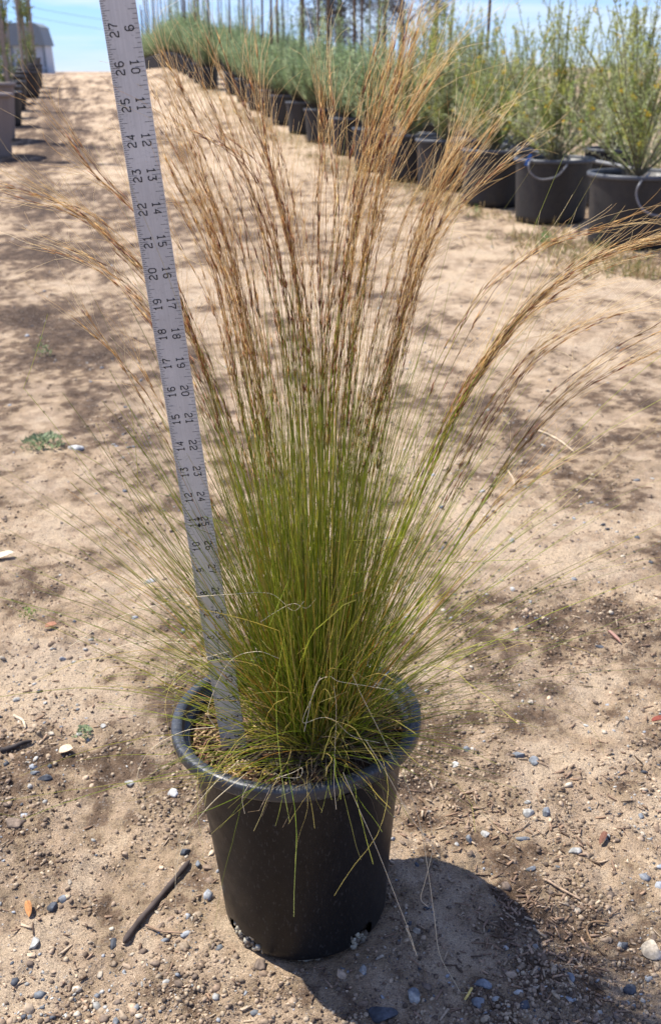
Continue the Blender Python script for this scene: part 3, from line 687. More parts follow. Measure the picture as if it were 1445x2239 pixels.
for args in (dict(n=230, th_mu=.07, th_sd=.10, L0=.24, L1=.46, bend0=.0, bend1=.3),
             dict(n=400, th_mu=.18, th_sd=.14, L0=.20, L1=.40, bend0=.05, bend1=.5),
             dict(n=400, th_mu=.38, th_sd=.22, L0=.18, L1=.38, bend0=.1, bend1=.7, r0=.00045),
             dict(n=170, th_mu=.75, th_sd=.22, L0=.12, L1=.31, bend0=.1, bend1=.75, r0=.0004),
             dict(n=150, th_mu=1.2, th_sd=.15, L0=.10, L1=.22, bend0=.0, bend1=.4, r0=.0004)):
    P, R, Cc = fountain(**args); P = clamp_soil(P); P, R, Cc = thin_front(*part_by_ruler(P, R, Cc, .22)); V, Q, C = tubes(P, R, 3, Cc); acc.add(V, Q, C)
o = acc.build('leaves', M['blade'], grass)
acc = Acc()
P, R, Cc = fountain(110, .36, .17, .20, .38, .1, .5, azi=lambda n: PI+.25+rng.normal(size=n)*.35, r0=.00045); P = clamp_soil(P); P, R, Cc = thin_front(P, R, Cc)
V, Q, C = tubes(P, R, 3, Cc); acc.add(V, Q, C); acc.build('side_leaves', M['blade'], grass)
# long thin outer blades arching to both sides
acc = Acc()
side = lambda n: np.where(rng.random(n) < .5, 0, PI)+rng.normal(size=n)*.5
P, R, Cc = fountain(80, .48, .30, .36, .60, .15, .8, K=18, r0=.00034, r1=.00010, azi=side, wts=[.2, .25, .2, .15, .12, .06, .02], wav=.035); P = clamp_soil(P)
P, R, Cc = thin_front(*part_by_ruler(P, R, Cc, .5))
V, Q, C = tubes(P, R, 3, Cc); acc.add(V, Q, C); acc.build('outer_leaves', M['blade'], grass)
# dead thatch at the crown
acc = Acc()
P, R, Cc = fountain(420, .9, .35, .03, .11, .1, 1.4, K=8, r0=.00040, r1=.00022, wts=[0, 0, 0, .1, .3, .5, .1], wav=.16, rootr=.038)
Cc = Cc*0+np.array([(.40, .30, .19)])*rng.uniform(.35, 1.25, (len(P), 1, 1)); P = clamp_soil(P)
V, Q, C = tubes(P, R, 3, Cc); acc.add(V, Q, C); acc.build('dead_thatch', M['blade'], grass)
acc = Acc()
P, R, Cc = fountain(300, .50, .35, .12, .32, .2, 2.4, K=22, r0=.00026, r1=.00016, wts=[0, .1, .2, .2, .2, .3, 0], wav=.17, rootr=.04)
P = clamp_soil(P); P, R, Cc = thin_front(P, R, Cc, .99); V, Q, C = tubes(P, R, 3, Cc*1.1); acc.add(V, Q, C); acc.build('curly_leaves', M['blade'], grass)

# flowering stems, grouped as they lean; way-points are read at their own depth
BR = [  # points from tip down, count, spread, seed start fraction, depth offset of tip, brownness
    ([(15, 412), (190, 475), (320, 590), (400, 690), (475, 850), (560, 1100), (635, 1450)], 13, .010, .42, .02, .8),
    ([(110, 545), (230, 590), (330, 690), (430, 860), (530, 1100), (620, 1450)], 9, .012, .5, .08, .7),
    ([(150, 295), (225, 390), (310, 470), (375, 590), (440, 760), (520, 1020), (620, 1420)], 9, .008, .42, -.03, .8),
    ([(335, 165), (385, 270), (430, 390), (490, 560), (535, 760), (590, 1050), (650, 1450)], 12, .009, .4, .03, .8),
    ([(365, 110), (410, 200), (465, 300), (530, 420), (590, 570), (640, 760), (665, 1050), (675, 1450)], 8, .008, .4, .02, .95),
    ([(345, 380), (400, 480), (455, 590), (495, 700), (530, 850), (580, 1080), (640, 1450)], 20, .016, .38, -.04, .5),
    ([(370, 260), (430, 390), (485, 520), (525, 660), (555, 820), (600, 1080), (655, 1450)], 22, .016, .38, .0, .75),
    ([(440, 150), (490, 250), (530, 370), (560, 500), (590, 680), (630, 950), (665, 1450)], 12, .012, .4, .05, .9),
    ([(470, 95), (520, 215), (575, 330), (620, 470), (650, 640), (670, 900), (680, 1450)], 8, .008, .4, -.03, .9),
    ([(556, 100), (562, 210), (580, 350), (612, 500), (640, 680), (665, 950), (680, 1450)], 9, .008, .4, .04, .55),
    ([(440, 285), (510, 320), (570, 380), (615, 500), (650, 680), (675, 950), (685, 1450)], 5, .005, .42, -.06, 1.),
    ([(605, 300), (635, 400), (655, 500), (668, 640), (680, 850), (690, 1450)], 5, .006, .42, .05, .9),
    ([(705, 225), (700, 340), (692, 450), (690, 600), (690, 820), (690, 1450)], 8, .008, .42, .0, .8),
    ([(720, 170), (735, 330), (738, 470), (725, 640), (710, 850), (698, 1450)], 8, .009, .42, .05, .75),
    ([(860, 80), (830, 200), (800, 330), (775, 470), (750, 640), (725, 880), (705, 1450)], 17, .012, .36, .02, .7),
    ([(905, 60), (875, 170), (835, 300), (805, 430), (780, 580), (745, 820), (712, 1450)], 15, .012, .36, -.03, .8),
    ([(935, 150), (890, 240), (845, 340), (815, 470), (785, 640), (750, 880), (715, 1450)], 15, .016, .38, .02, .5),
    ([(1030, 290), (965, 380), (920, 480), (885, 600), (850, 740), (800, 980), (730, 1450)], 18, .015, .38, -.03, .6),
    ([(985, 330), (940, 440), (905, 560), (880, 680), (840, 840), (790, 1060), (728, 1450)], 20, .010, .38, .03, .85),
    ([(1095, 365), (1010, 440), (945, 530), (895, 650), (855, 790), (800, 1020), (733, 1450)], 14, .010, .4, .05, .45),
    ([(1450, 520), (1340, 548), (1240, 600), (1160, 670), (1080, 770), (1000, 900), (900, 1120), (760, 1480)], 20, .010, .42, .03, .7),
    ([(1345, 480), (1210, 520), (1100, 590), (1025, 690), (960, 830), (880, 1050), (750, 1470)], 6, .006, .45, .10, .7),
    ([(1330, 675), (1240, 715), (1150, 780), (1075, 880), (980, 1050), (880, 1240), (750, 1500)], 9, .007, .42, -.05, 1.),
    ([(1230, 670), (1140, 700), (1060, 790), (990, 900), (920, 1060), (850, 1230), (745, 1480)], 8, .010, .42, .05, .8),
    ([(1445, 735), (1330, 795), (1220, 870), (1130, 970), (1050, 1090), (930, 1280), (765, 1520)], 9, .009, .42, .0, .6),
    ([(1180, 1010), (1120, 1060), (1060, 1130), (980, 1240), (880, 1390), (760, 1540)], 6, .012, .6, .08, .4),
    ([(200, 690), (270, 780), (345, 900), (430, 1060), (530, 1260), (635, 1500)], 6, .008, .45, -.05, .6),
    ([(800, 560), (790, 680), (765, 830), (740, 1000), (705, 1450)], 10, .012, .55, -.06, .5),
    ([(560, 560), (580, 680), (610, 830), (640, 1000), (680, 1450)], 10, .012, .55, .07, .7),
    ([(640, 430), (655, 560), (672, 700), (682, 900), (690, 1450)], 8, .010, .5, .08, .6)]
stemA, seedA, awnA = Acc(), Acc(), Acc()
KS = 30
SP0 = np.array([[0, 0, 0], [.35, 1, 0], [.35, -.5, .87], [.35, -.5, -.87], [1, 0, 0]])
SPT = np.array([[0, 2, 1], [0, 3, 2], [0, 1, 3], [4, 1, 2], [4, 2, 3], [4, 3, 1]])
DRK = np.array([(.20, .055, .028), (.30, .095, .036), (.12, .042, .030), (.42, .17, .055)]); BLN = np.array([(.60, .33, .09), (.70, .45, .16), (.45, .22, .06)])
for (pts, cnt, spread, s0, dep, brown) in BR:
    pts = pts[::-1]; m_ = len(pts)
    ctrl = []
    for k, (a, b_) in enumerate(pts):
        f = (k+1)/m_; ctrl.append(unproj(a, b_, GY+dep*f))
    ctrl = np.array(ctrl)
    root = np.array([GX, GY, GZ])
    cnt = max(3, int(round(cnt*.52))); spread *= .42
    for i in range(cnt):
        ph = rng.random()*2*PI; rb = .03*math.sqrt(rng.random())
        rt = root+np.array([rb*math.cos(ph), rb*math.sin(ph), 0])
        off = rng.normal(size=3)*spread*np.array([1, 1.6, .6])
        off2 = rng.normal(size=3)*spread*.5
        c = [rt]
        for k in range(m_):
            f = (k+1)/m_
            c.append(ctrl[k]+off*f*(.7+.6*f)*(1+.3*math.sin(k*1.3+ph))+off2*f*f+(rt-root)*(1-f)*.6)
        P = crom(c, KS*2)
        frac = rng.uniform(.80, 1.03) if i > 1 else 1.0
        # resample by arc length and trim
        sl = np.concatenate([[0], np.cumsum(np.linalg.norm(np.diff(P, axis=0), axis=1))]); Lt = sl[-1]*min(frac, 1.)
        tt = np.linspace(0, Lt, KS); P = np.stack([np.interp(tt, sl, P[:, j]) for j in range(3)], -1)
        wob = np.cumsum(rng.normal(size=(KS, 3))*.0006, 0); P = P+wob
        t_ = np.linspace(0, 1, KS)
        gcol = PALG[rng.integers(1, 4)]*rng.uniform(1., 1.5); tcol = (DRK if rng.random() < brown*.7 else BLN)[rng.integers(0, 3)]
        mid = np.array([.42, .44, .07])
        a = np.clip((t_-.42)/.25, 0, 1)[:, None]; b2 = np.clip((t_-.62)/.25, 0, 1)[:, None]
        Cc = (gcol*(1-a)+mid*a)*(1-b2)+tcol*b2
        R = np.interp(t_, [0, .5, 1], [.00058, .00042, .00018])
        V, Q, C = tubes(localise(P)[None], R[None], 3, Cc[None]); stemA.add(V, Q, C)
        # spikelets
        st = s0+rng.uniform(.10, .27); ns = int((1-st)*Lt/.0048*rng.uniform(.75, 1.1))
        if ns < 3: continue
        ts = np.sort(st+(1-st)*rng.random(ns)); pos = np.stack([np.interp(ts*Lt, tt, P[:, j]) for j in range(3)], -1)
        Tn = np.gradient(P, axis=0); Tn /= np.linalg.norm(Tn, axis=1)[:, None]; tg = np.stack([np.interp(ts*Lt, tt, Tn[:, j]) for j in range(3)], -1)
        sd = rng.normal(size=(ns, 3)); sd -= (sd*tg).sum(1)[:, None]*tg; sd /= np.linalg.norm(sd, axis=1)[:, None]
        dr = tg+sd*rng.uniform(.02, .14, (ns, 1)); dr /= np.linalg.norm(dr, axis=1)[:, None]
        pos = pos+sd*rng.uniform(.0002, .0014, (ns, 1))
        e2 = np.cross(dr, sd); e2 /= np.linalg.norm(e2, axis=1)[:, None]; e3 = np.cross(dr, e2)
        Ls = rng.uniform(.008, .014, ns); ws = rng.uniform(.00030, .00048, ns)
        V = pos[:, None, :]+SP0[None, :, 0:1]*dr[:, None, :]*Ls[:, None, None]+(SP0[None, :, 1:2]*e2[:, None, :]+SP0[None, :, 2:3]*e3[:, None, :])*ws[:, None, None]
        br_ = rng.random(ns) < brown*np.interp(ts, [st, .8, 1], [1.35, 1.15, .5])
        Cs = np.where(br_[:, None], DRK[rng.integers(0, 4, ns)], BLN[rng.integers(0, 3, ns)])*rng.uniform(.7, 1.25, (ns, 1))
        seedA.add(localise(V.reshape(-1, 3)), None, np.repeat(Cs, 5, 0), (SPT[None]+(np.arange(ns)*5)[:, None, None]).reshape(-1, 3))
        # awns
        pw = np.clip(ts-st, .02, 1)**1.1; na = int(ns*.38); ii = rng.choice(ns, na, replace=False, p=pw/pw.sum()); KA = 6
        p0 = pos[ii]+dr[ii]*Ls[ii][:, None]*.8; La = rng.uniform(.03, .08, na)
        ta = np.linspace(0, 1, KA)[None, :, None]
        curl = rng.normal(size=(na, 1, 3))*rng.uniform(.0, .36, (na, 1, 1))+np.array([.10, 0, -.05])
        PA = p0[:, None, :]+La[:, None, None]*(ta*(dr[ii]+rng.normal(size=(na, 3))*.07)[:, None, :]+ta**2.2*curl+.02*np.sin(ta*9+rng.random((na, 1, 1))*6)*ta*rng.normal(size=(na, 1, 3)))
        RA_ = np.repeat(np.linspace(.00016, .00009, KA)[None], na, 0)
        ca = np.array([(.88, .66, .32), (.93, .77, .46), (.80, .54, .22)])[rng.integers(0, 3, na)][:, None, :]*np.ones((1, KA, 1))
        V, Q, C = tubes(localise(PA), RA_, 3, ca); awnA.add(V, Q, C)
stemA.build('flower_stems', M['blade'], grass); seedA.build('seed_heads', M['seed'], grass); awnA.build('awns', M['awn'], grass)

# loose pale strands curling over the front of the clump and the pot
SD = [([(750, 1690), (785, 1770), (825, 1860), (868, 1970), (895, 2040), (912, 2092)], .79), ([(905, 2080), (900, 2055), (888, 2030), (895, 2050), (911, 2090)], .787),
      ([(880, 1690), (915, 1790), (935, 1900), (950, 2010), (962, 2090), (1000, 2160), (1030, 2225)], .80), ([(938, 1780), (946, 1850), (930, 1925), (920, 1965), (936, 1985)], .80),
      ([(540, 1690), (460, 1760), (410, 1830), (386, 1900), (384, 1990)], .80), ([(520, 1665), (450, 1735), (400, 1810), (382, 1890)], .81),
      ([(770, 1475), (790, 1520), (830, 1600), (850, 1640), (860, 1660)], .82), ([(700, 1480), (680, 1530), (662, 1580), (700, 1570), (730, 1575), (770, 1610), (830, 1625)], .83),
      ([(665, 1600), (690, 1500), (720, 1480), (740, 1490), (800, 1500), (860, 1510)], .82), ([(570, 1360), (600, 1340), (640, 1320), (670, 1330), (690, 1310)], .84),
      ([(430, 1305), (500, 1300), (590, 1298), (640, 1335), (665, 1315)], .84), ([(360, 1500), (365, 1440), (350, 1410), (380, 1405), (420, 1408)], .86), ([(380, 1500), (390, 1450), (440, 1440), (500, 1425)], .85),
      ([(470, 1590), (455, 1550), (500, 1450), (560, 1425), (610, 1440)], .83), ([(535, 1780), (530, 1745), (545, 1715)], .80), ([(735, 1770), (730, 1700), (735, 1560), (730, 1500)], .80),
      ([(598, 1705), (640, 1690), (660, 1680), (655, 1700), (620, 1700), (600, 1690)], .815), ([(800, 1620), (850, 1700), (900, 1790), (960, 1870)], .80), ([(320, 1760), (300, 1700), (330, 1640), (400, 1600), (470, 1590)], .82),
      ([(150, 1415), (260, 1350), (400, 1310), (500, 1300)], .88), ([(190, 1510), (230, 1430), (330, 1400), (440, 1400)], .86), ([(880, 1285), (920, 1275), (935, 1310), (935, 1380)], .84)]
acc = Acc()
for pts, Y in SD:
    P = crom([unproj(a, b_, Y+.004*math.sin(k)) for k, (a, b_) in enumerate(pts)], 40)
    P[:, 2] = np.maximum(P[:, 2], zg(P[:, 0], P[:, 1])+.002)
    V, Q, C = tubes(localise(P)[None], np.linspace(.00032, .00022, 40)[None], 4, np.tile(np.array([.88, .78, .56]), (1, 40, 1))); acc.add(V, Q, C)
acc.build('dry_strands', M['awn'], grass)

# ---------------------------------------------------------------- nursery rows
def tub_meshes(rt, rb, h, seg=48):
    b_ = lathe([(0, .01), (rb*.95, .008), (rb, .02), (rb*1.01, .05), (rt*.93, h*.93), (rt*.935, h*.955), (rt*.90, h*.955), (rb*.96, .05)], seg)
    r = lathe([(rt*.92, h*.945), (rt*.985, h*.94), (rt, h*.955), (rt*1.0, h*.985), (rt*.985, h), (rt*.93, h), (rt*.915, h*.985), (rt*.91, h*.93)], seg)
    s = lathe([(0, h*.90), (rt*.5, h*.905), (rt*.91, h*.90)], seg)
    return b_, r, s
def make_tub(rt, rb, h, label, group, loc, mb='tub', mr='tubrim'):
    e = empty('nursery_pot', loc, label, 'pot', group)
    (V, Q), (V2, Q2), (V3, Q3) = tub_meshes(rt, rb, h)
    mesh_np('body', V, [Q], M[mb], e); mesh_np('rim', V2, [Q2], M[mr], e)
    mesh_np('soil', V3, [Q3], M['soil'], e, np.tile(np.array([.09, .06, .04]), (len(V3), 1)))
    return e
def lfquads(acc, p, d, L_, w_, C):
    """leaf quads: p base, d dir (n,3)"""
    n_ = len(p); s = np.cross(d, rng.normal(size=(n_, 3))); s /= np.linalg.norm(s, axis=1)[:, None]+1e-9
    V = np.stack([p, p+d*L_[:, None]*.45+s*w_[:, None], p+d*L_[:, None], p+d*L_[:, None]*.45-s*w_[:, None]], 1)
    acc.add(V.reshape(-1, 3), (np.arange(4)[None]+(np.arange(n_)*4)[:, None]), np.repeat(C, 4, 0))
def branches(n, h0, h1, spread, curve, K=10, up=0.):
    az = rng.random(n)*2*PI; th = np.minimum(np.abs(rng.normal(0, spread, n)), .95 if spread < .85 else 2); Ln = rng.uniform(h0, h1, n); t_ = np.linspace(0, 1, K)[None]
    inc = th[:, None]*(1-curve*t_); azt = az[:, None]+np.cumsum(rng.normal(size=(n, K))*.12, 1); inc = inc+np.cumsum(rng.normal(size=(n, K))*.05, 1)
    ds = Ln[:, None]/(K-1)
    P = np.stack([np.cumsum(np.sin(inc)*np.cos(azt)*ds, 1), np.cumsum(np.sin(inc)*np.sin(azt)*ds, 1), np.cumsum(np.cos(inc)*ds, 1)], -1)
    P -= P[:, :1]; P[..., 2] += up; return P
def dense_shrub(label, group, loc, stakes=2, tall=4):
    e = empty('dense_shrub', loc, label, 'shrub', group)
    acc = Acc(); st = Acc()
    P = branches(210, .35, .80, .80, .75); P[:, :, :2] += rng.normal(size=(210, 1, 2))*.03
    P2 = branches(tall, .95, 1.25, .25, .8, K=10)
    for PP, dens in ((P, 72), (P2, 120)):
        R = np.repeat(np.linspace(.004, .0015, 10)[None], len(PP), 0)
        V, Q, C = tubes(PP, R, 4, np.tile(np.array([.16, .12, .08]), (len(PP), 10, 1))); st.add(V, Q, C)
        for b_ in PP:
            t_ = .18+.82*rng.random(dens)**.7; pos = np.stack([np.interp(t_, np.linspace(0, 1, 10), b_[:, j]) for j in range(3)], -1)
            dv = rng.normal(size=(dens, 3)); dv[:, 2] = np.abs(dv[:, 2])*.8+.35; dv /= np.linalg.norm(dv, axis=1)[:, None]
            base_ = np.array([(.28, .38, .18), (.36, .45, .23), (.46, .54, .29), (.22, .31, .16)])[rng.integers(0, 4)]
            lfquads(acc, pos, dv, rng.uniform(.025, .05, dens), rng.uniform(.0032, .006, dens), base_*rng.uniform(.7, 1.3, (dens, 1)))
    acc.build('foliage', M['leaf'], e, False); st.build('stems', M['stem'], e)
    for k in range(stakes):
        x, y_ = (.07, .02) if k == 0 else (-.06, -.03)
        hh = 1.9 if k == 0 else 1.35; lean = rng.normal()*.02
        PS = np.stack([np.linspace(x, x+lean, 6), np.full(6, y_), np.linspace(-.1, hh, 6)], -1)
        r_ = .0165 if k == 0 else .006
        V, Q, C = tubes(PS[None], np.full((1, 6), r_), 8 if k == 0 else 6, np.tile(np.array([.13, .085, .055]) if k == 0 else np.array([.22, .23, .11]), (1, 6, 1)))
        mesh_np('stake', V, [Q], M['wood'], e, C)
    return e
def open_shrub(label, group, loc, n=52, h0=.45, h1=1.02, spread=.55, flowers=90, name='flowering_shrub'):
    e = empty(name, loc, label, 'shrub', group)
    acc = Acc(); st = Acc(); fl = Acc(); K = 12
    P = branches(n, h0, h1, spread, -.05, K); tw = []
    for b_ in P:
        for j in range(4):
            k = rng.integers(3, K-2); T = branches(1, .10, .30, .6, .5, K)[0]+b_[k]; tw.append(T)
    PP = np.concatenate([P, np.array(tw)])
    Rr = np.concatenate([np.repeat(np.linspace(.0042, .0014, K)[None], n, 0), np.repeat(np.linspace(.0018, .0008, K)[None], len(tw), 0)])
    V, Q, C = tubes(PP, Rr, 4, np.tile(np.array([.17, .15, .09]), (len(PP), K, 1))); st.add(V, Q, C)
    for i, b_ in enumerate(PP):
        big = i < n; dens = 150 if big else 48
        t_ = (.15 if big else .05)+.85*rng.random(dens); pos = np.stack([np.interp(t_, np.linspace(0, 1, K), b_[:, j]) for j in range(3)], -1)
        tg = b_[-1]-b_[0]; tg /= np.linalg.norm(tg); dv = rng.normal(size=(dens, 3))*.65+tg*.8; dv /= np.linalg.norm(dv, axis=1)[:, None]
        base_ = np.array([(.40, .44, .21), (.33, .38, .15), (.54, .55, .36), (.28, .36, .10), (.48, .50, .13)])[rng.integers(0, 5)]
        top = np.array([.40, .42, .06]); kk = np.clip((pos[:, 2:3]-.55)/.5, 0, .7)
        lfquads(acc, pos, dv, rng.uniform(.015, .032, dens), rng.uniform(.0018, .0034, dens), (base_*(1-kk)+top*kk)*rng.uniform(.7, 1.3, (dens, 1)))
    for k in range(flowers):
        b_ = P[rng.integers(0, n)]; j = rng.integers(6, K); c0 = b_[j]+rng.normal(size=3)*.012
        m_ = 12; dv = rng.normal(size=(m_, 3)); dv /= np.linalg.norm(dv, axis=1)[:, None]
        lfquads(fl, c0+dv*.005, dv, np.full(m_, .010), np.full(m_, .0045), np.array([(.72, .50, .02)])*rng.uniform(.7, 1.1, (m_, 1)))
    acc.build('foliage', M['leaf'], e, False); st.build('stems', M['stem'], e)
    if flowers: fl.build('blossom', M['leaf'], e, False)
    return e
def wpos(px, Y, z=None):
    zt = float(terrain_base(0, Y)) if z is None else z
    zc = Y*CP-(zt-EYE)*SP; return np.array([(px-CX)/F*zc, Y])
ORD = ['nearest', 'second', 'third', 'fourth', 'fifth', 'sixth', 'seventh', 'eighth', 'ninth', 'tenth', 'eleventh', 'twelfth', 'thirteenth', 'fourteenth', 'fifteenth']
ROW = [(1378, 5.82, .265, .385), (1201, 6.85, .250, .385), (1079, 7.70, .250, .385), (970, 8.75, .24, .39), (893, 9.5, .225, .39), (818, 10.5, .215, .39), (761, 12.2, .21, .39), (702, 13.5, .21, .39), (660, 14.5, .21, .39),
       (622, 15.8, .205, .39), (597, 17, .205, .39), (566, 18.3, .205, .39), (540, 19.8, .205, .39), (514, 21.3, .205, .39)]
GRP_P = 'black tubs along the right side of the road'
GRP_S = 'shrubs in the row of black tubs on the right'
z_at = lambda x, y_: float(terrain_base(x, y_))
dense0 = []; tub0 = None
for k, (px, Y, r_, h_) in enumerate(ROW):
    x, y_ = wpos(px, Y); z = z_at(x, y_)
    lab = 'wide black tub nearest the camera, cut by the right edge' if k == 0 else '%s black tub counted back along the right-hand row' % ORD[k]
    if k < 6: tb = make_tub(r_, r_*.86, h_, lab, GRP_P, (x, y_, z-.004))
    elif tub0 is None: tb = tub0 = make_tub(r_, r_*.80, h_, lab, GRP_P, (x, y_, z-.004))
    else: tb = dup(tub0, (x, y_, z-.004), lab, GRP_P, .4*k)
    soil = z+h_*.9
    which = 'the nearest black tub' if k == 0 else 'the %s black tub of the right-hand row' % ORD[k]
    if k < 3: open_shrub('open silvery shrub with yellow flowers in '+which, GRP_S, (x, y_, soil), n=(46, 46, 42)[k], h0=.4, h1=(1.08, 1.08, .66)[k], spread=(.64, .64, .6)[k], flowers=(70, 60, 25)[k])
    elif k == 3: open_shrub('taller grey-green leafy shrub in '+which, GRP_S, (x, y_, soil), n=56, h0=.4, h1=1.1, spread=.46, flowers=25)
    elif k == 4: open_shrub('yellow-tipped grey shrub in '+which, GRP_S, (x, y_, soil), n=52, h0=.4, h1=1.1, spread=.44, flowers=40)
    else:
        lb = 'bushy blue-green staked shrub in '+which
        if len(dense0) < 3: dense0.append(dense_shrub(lb, GRP_S, (x, y_, soil), 2 if len(dense0) != 1 else 1, 4+len(dense0)))
        else: dup(dense0[k % 3], (x, y_, soil), lb, GRP_S, k*1.7, .95+.1*rng.random())
# the far end of the row, too small to tell apart
Y = 22.6
while Y < 46:
    x = 2.66-.2245*Y-.0; y_ = Y; z = z_at(x, y_)
    dup(tub0, (x, y_, z-.004), 'tiny black tub among the far pots at the top of the bank', 'far tubs at the crest of the right-hand row', Y)
    dup(dense0[int(Y*2) % 3], (x, y_, z+.35), 'distant blue-green shrub at the far end of the right-hand row', 'far shrubs at the crest of the right-hand row', Y*3, .9+.35*rng.random())
    Y += 1.25
# second row standing behind the first
Y = 8.6; k = 0
while Y < 40:
    x = 2.75-.222*Y+.82+.1*rng.normal(); y_ = Y+.35; z = z_at(x, y_)
    dup(tub0, (x, y_, z-.004), 'black tub standing behind the front right-hand row', 'black tubs of the second right-hand row', Y)
    if Y > 9.8:
        dup(dense0[k % 3], (x, y_, z+.35), 'blue-green staked shrub showing behind the front row', 'shrubs of the second right-hand row', Y*2.1, .82+.16*rng.random())
    Y += 1.15+.02*Y; k += 1
x, y_ = wpos(1135, 8.2)
open_shrub('sparse grey shrub behind the gap between the second and third tubs', None, (x, y_, .35), n=34, h0=.4, h1=.9, flowers=10, name='grey_shrub')
tb = dup(tub0, (x, y_, 0), 'black tub half hidden behind the third tub from the camera', None, .3); 
del tb['group']
x, y_ = wpos(1330, 7.6)
open_shrub('grey-green shrub growing behind the two nearest tubs', None, (x, y_, .35), n=46, h0=.4, h1=.95, flowers=30, name='grey_shrub')
tb = dup(tub0, (x, y_, 0), 'black tub hidden behind the shrub between the two nearest tubs', None, .9); del tb['group']
x, y_ = wpos(1030, 9.6)
open_shrub('grey-green shrub behind the third and fourth tubs', None, (x, y_, .35), n=46, h0=.5, h1=1.1, flowers=20, name='grey_shrub')
tb = dup(tub0, (x, y_, 0), 'black tub behind the third and fourth tubs of the front row', None, .9); del tb['group']

# drip tubes, hose, tag
def tube_obj(name, P, r_, m_, label, cat, c=(.1, .1, .1)):
    n_ = len(P); V, Q, C = tubes(np.asarray(P)[None], np.full((1, n_), r_), 8, np.tile(np.array(c), (1, n_, 1)))
    return tag(mesh_np(name, V, [Q], M[m_], None, C), label, cat)
tube_obj('drip_tube', crom([unproj(1165, 345, 6.75), unproj(1156, 356, 6.59), unproj(1159, 376, 6.585), unproj(1182, 391, 6.58), unproj(1216, 385, 6.58), unproj(1238, 362, 6.59), unproj(1246, 345, 6.75)], 40), .0055, 'hose',
         'thin drip tube looping over the rim of the second tub', 'tube')
tube_obj('drip_tube', crom([unproj(1420, 378, 5.75), unproj(1400, 398, 5.54), unproj(1391, 425, 5.535), unproj(1403, 455, 5.53), unproj(1432, 470, 5.53), unproj(1468, 462, 5.54), unproj(1490, 400, 5.75)], 40), .0055, 'hose',
         'thin drip tube looping over the rim of the nearest tub', 'tube')
tube_obj('irrigation_hose', crom([unproj(1440, 385, 6.7), unproj(1380, 368, 6.9), unproj(1300, 352, 7.2), unproj(1220, 340, 7.6), unproj(1150, 328, 8.0), unproj(1090, 318, 8.3)], 40), .014, 'hose',
         'grey irrigation hose running behind the large tubs on the right', 'hose')
p = unproj(1154, 346, 6.62); b_ = .012
me = bpy.data.meshes.new('plant_tag'); me.from_pydata([(x-b_*.4, y_, z) for x in (0, b_*1.6) for y_ in (0, .0012) for z in (-.04, .03)], [], [[0, 1, 3, 2], [4, 6, 7, 5], [0, 4, 5, 1], [2, 3, 7, 6], [0, 2, 6, 4], [1, 5, 7, 3]])
o = finish(me, M['blue'], 'plant_tag', None); o.location = p; o.rotation_euler = (.1, .35, 0); tag(o, 'small blue plastic tag at the rim of the second tub', 'tag')

# ---------------------------------------------------------------- left row
def left_x(Y, r_): return -.38-.25*Y-r_
e = make_tub(.42, .34, .66, 'big dusty brown planter nearest the camera at the left edge', 'brown planters at the left edge', (left_x(12.0, .42), 12.0, 0), 'brownpot', 'brownpot')
e2 = dup(e, (left_x(13.7, .42), 13.7, z_at(-4, 13.7)), 'second dusty brown planter, just behind the nearest one at the left edge', 'brown planters at the left edge', .5)
def staked_tree(loc, label, group, h=2.3):
    e = empty('staked_tree', loc, label, 'tree', group)
    K = 12; st = Acc(); P = np.stack([np.cumsum(rng.normal(size=K)*.012), np.cumsum(rng.normal(size=K)*.012), np.linspace(-.1, h, K)], -1)
    V, Q, C = tubes(P[None], np.linspace(.022, .006, K)[None], 8, np.tile(np.array([.25, .20, .15]), (1, K, 1))); mesh_np('trunk', V, [Q], M['stem'], e, C)
    for (x, y_, r_, hh, c) in ((.11, -.08, .030, 2.4, (.30, .24, .19)), (-.12, .05, .012, 2.1, (.32, .26, .15))):
        PS = np.array([(x, y_, -.1), (x*1.0-.03, y_, hh)]); PS = PS[0]+(PS[1]-PS[0])*np.linspace(0, 1, 5)[:, None]
        V, Q, C = tubes(PS[None], np.full((1, 5), r_), 8, np.tile(np.array(c), (1, 5, 1))); mesh_np('stake', V, [Q], M['wood'], e, C)
    acc = Acc(); tw = Acc()
    for k in range(46):
        z = rng.uniform(.05, h); T = branches(1, .15, .42, .9, .4, 8)[0]+np.array([0, 0, z])
        V, Q, C = tubes(T[None], np.full((1, 8), .003), 4, np.tile(np.array([.2, .18, .1]), (1, 8, 1))); tw.add(V, Q, C)
        dn = 34; t_ = rng.random(dn); pos = np.stack([np.interp(t_, np.linspace(0, 1, 8), T[:, j]) for j in range(3)], -1)
        dv = rng.normal(size=(dn, 3)); dv /= np.linalg.norm(dv, axis=1)[:, None]
        lfquads(acc, pos, dv, rng.uniform(.03, .06, dn), rng.uniform(.006, .011, dn), np.array([(.19, .24, .08), (.28, .30, .06), (.14, .20, .09)])[rng.integers(0, 3, dn)]*rng.uniform(.7, 1.2, (dn, 1)))
    acc.build('crown', M['leaf'], e, False); tw.build('branches', M['stem'], e); return e
tr = staked_tree((left_x(12.0, .42), 12, .58), 'staked young tree in the nearest brown planter at the left edge', 'staked trees in the left row')
dup(tr, (left_x(13.7, .42), 13.7, .66), 'staked young tree in the second brown planter at the left edge', 'staked trees in the left row', 2.1)
ORD2 = ['first', 'second', 'third', 'fourth', 'fifth', 'sixth', 'seventh', 'eighth', 'ninth', 'tenth', 'eleventh']
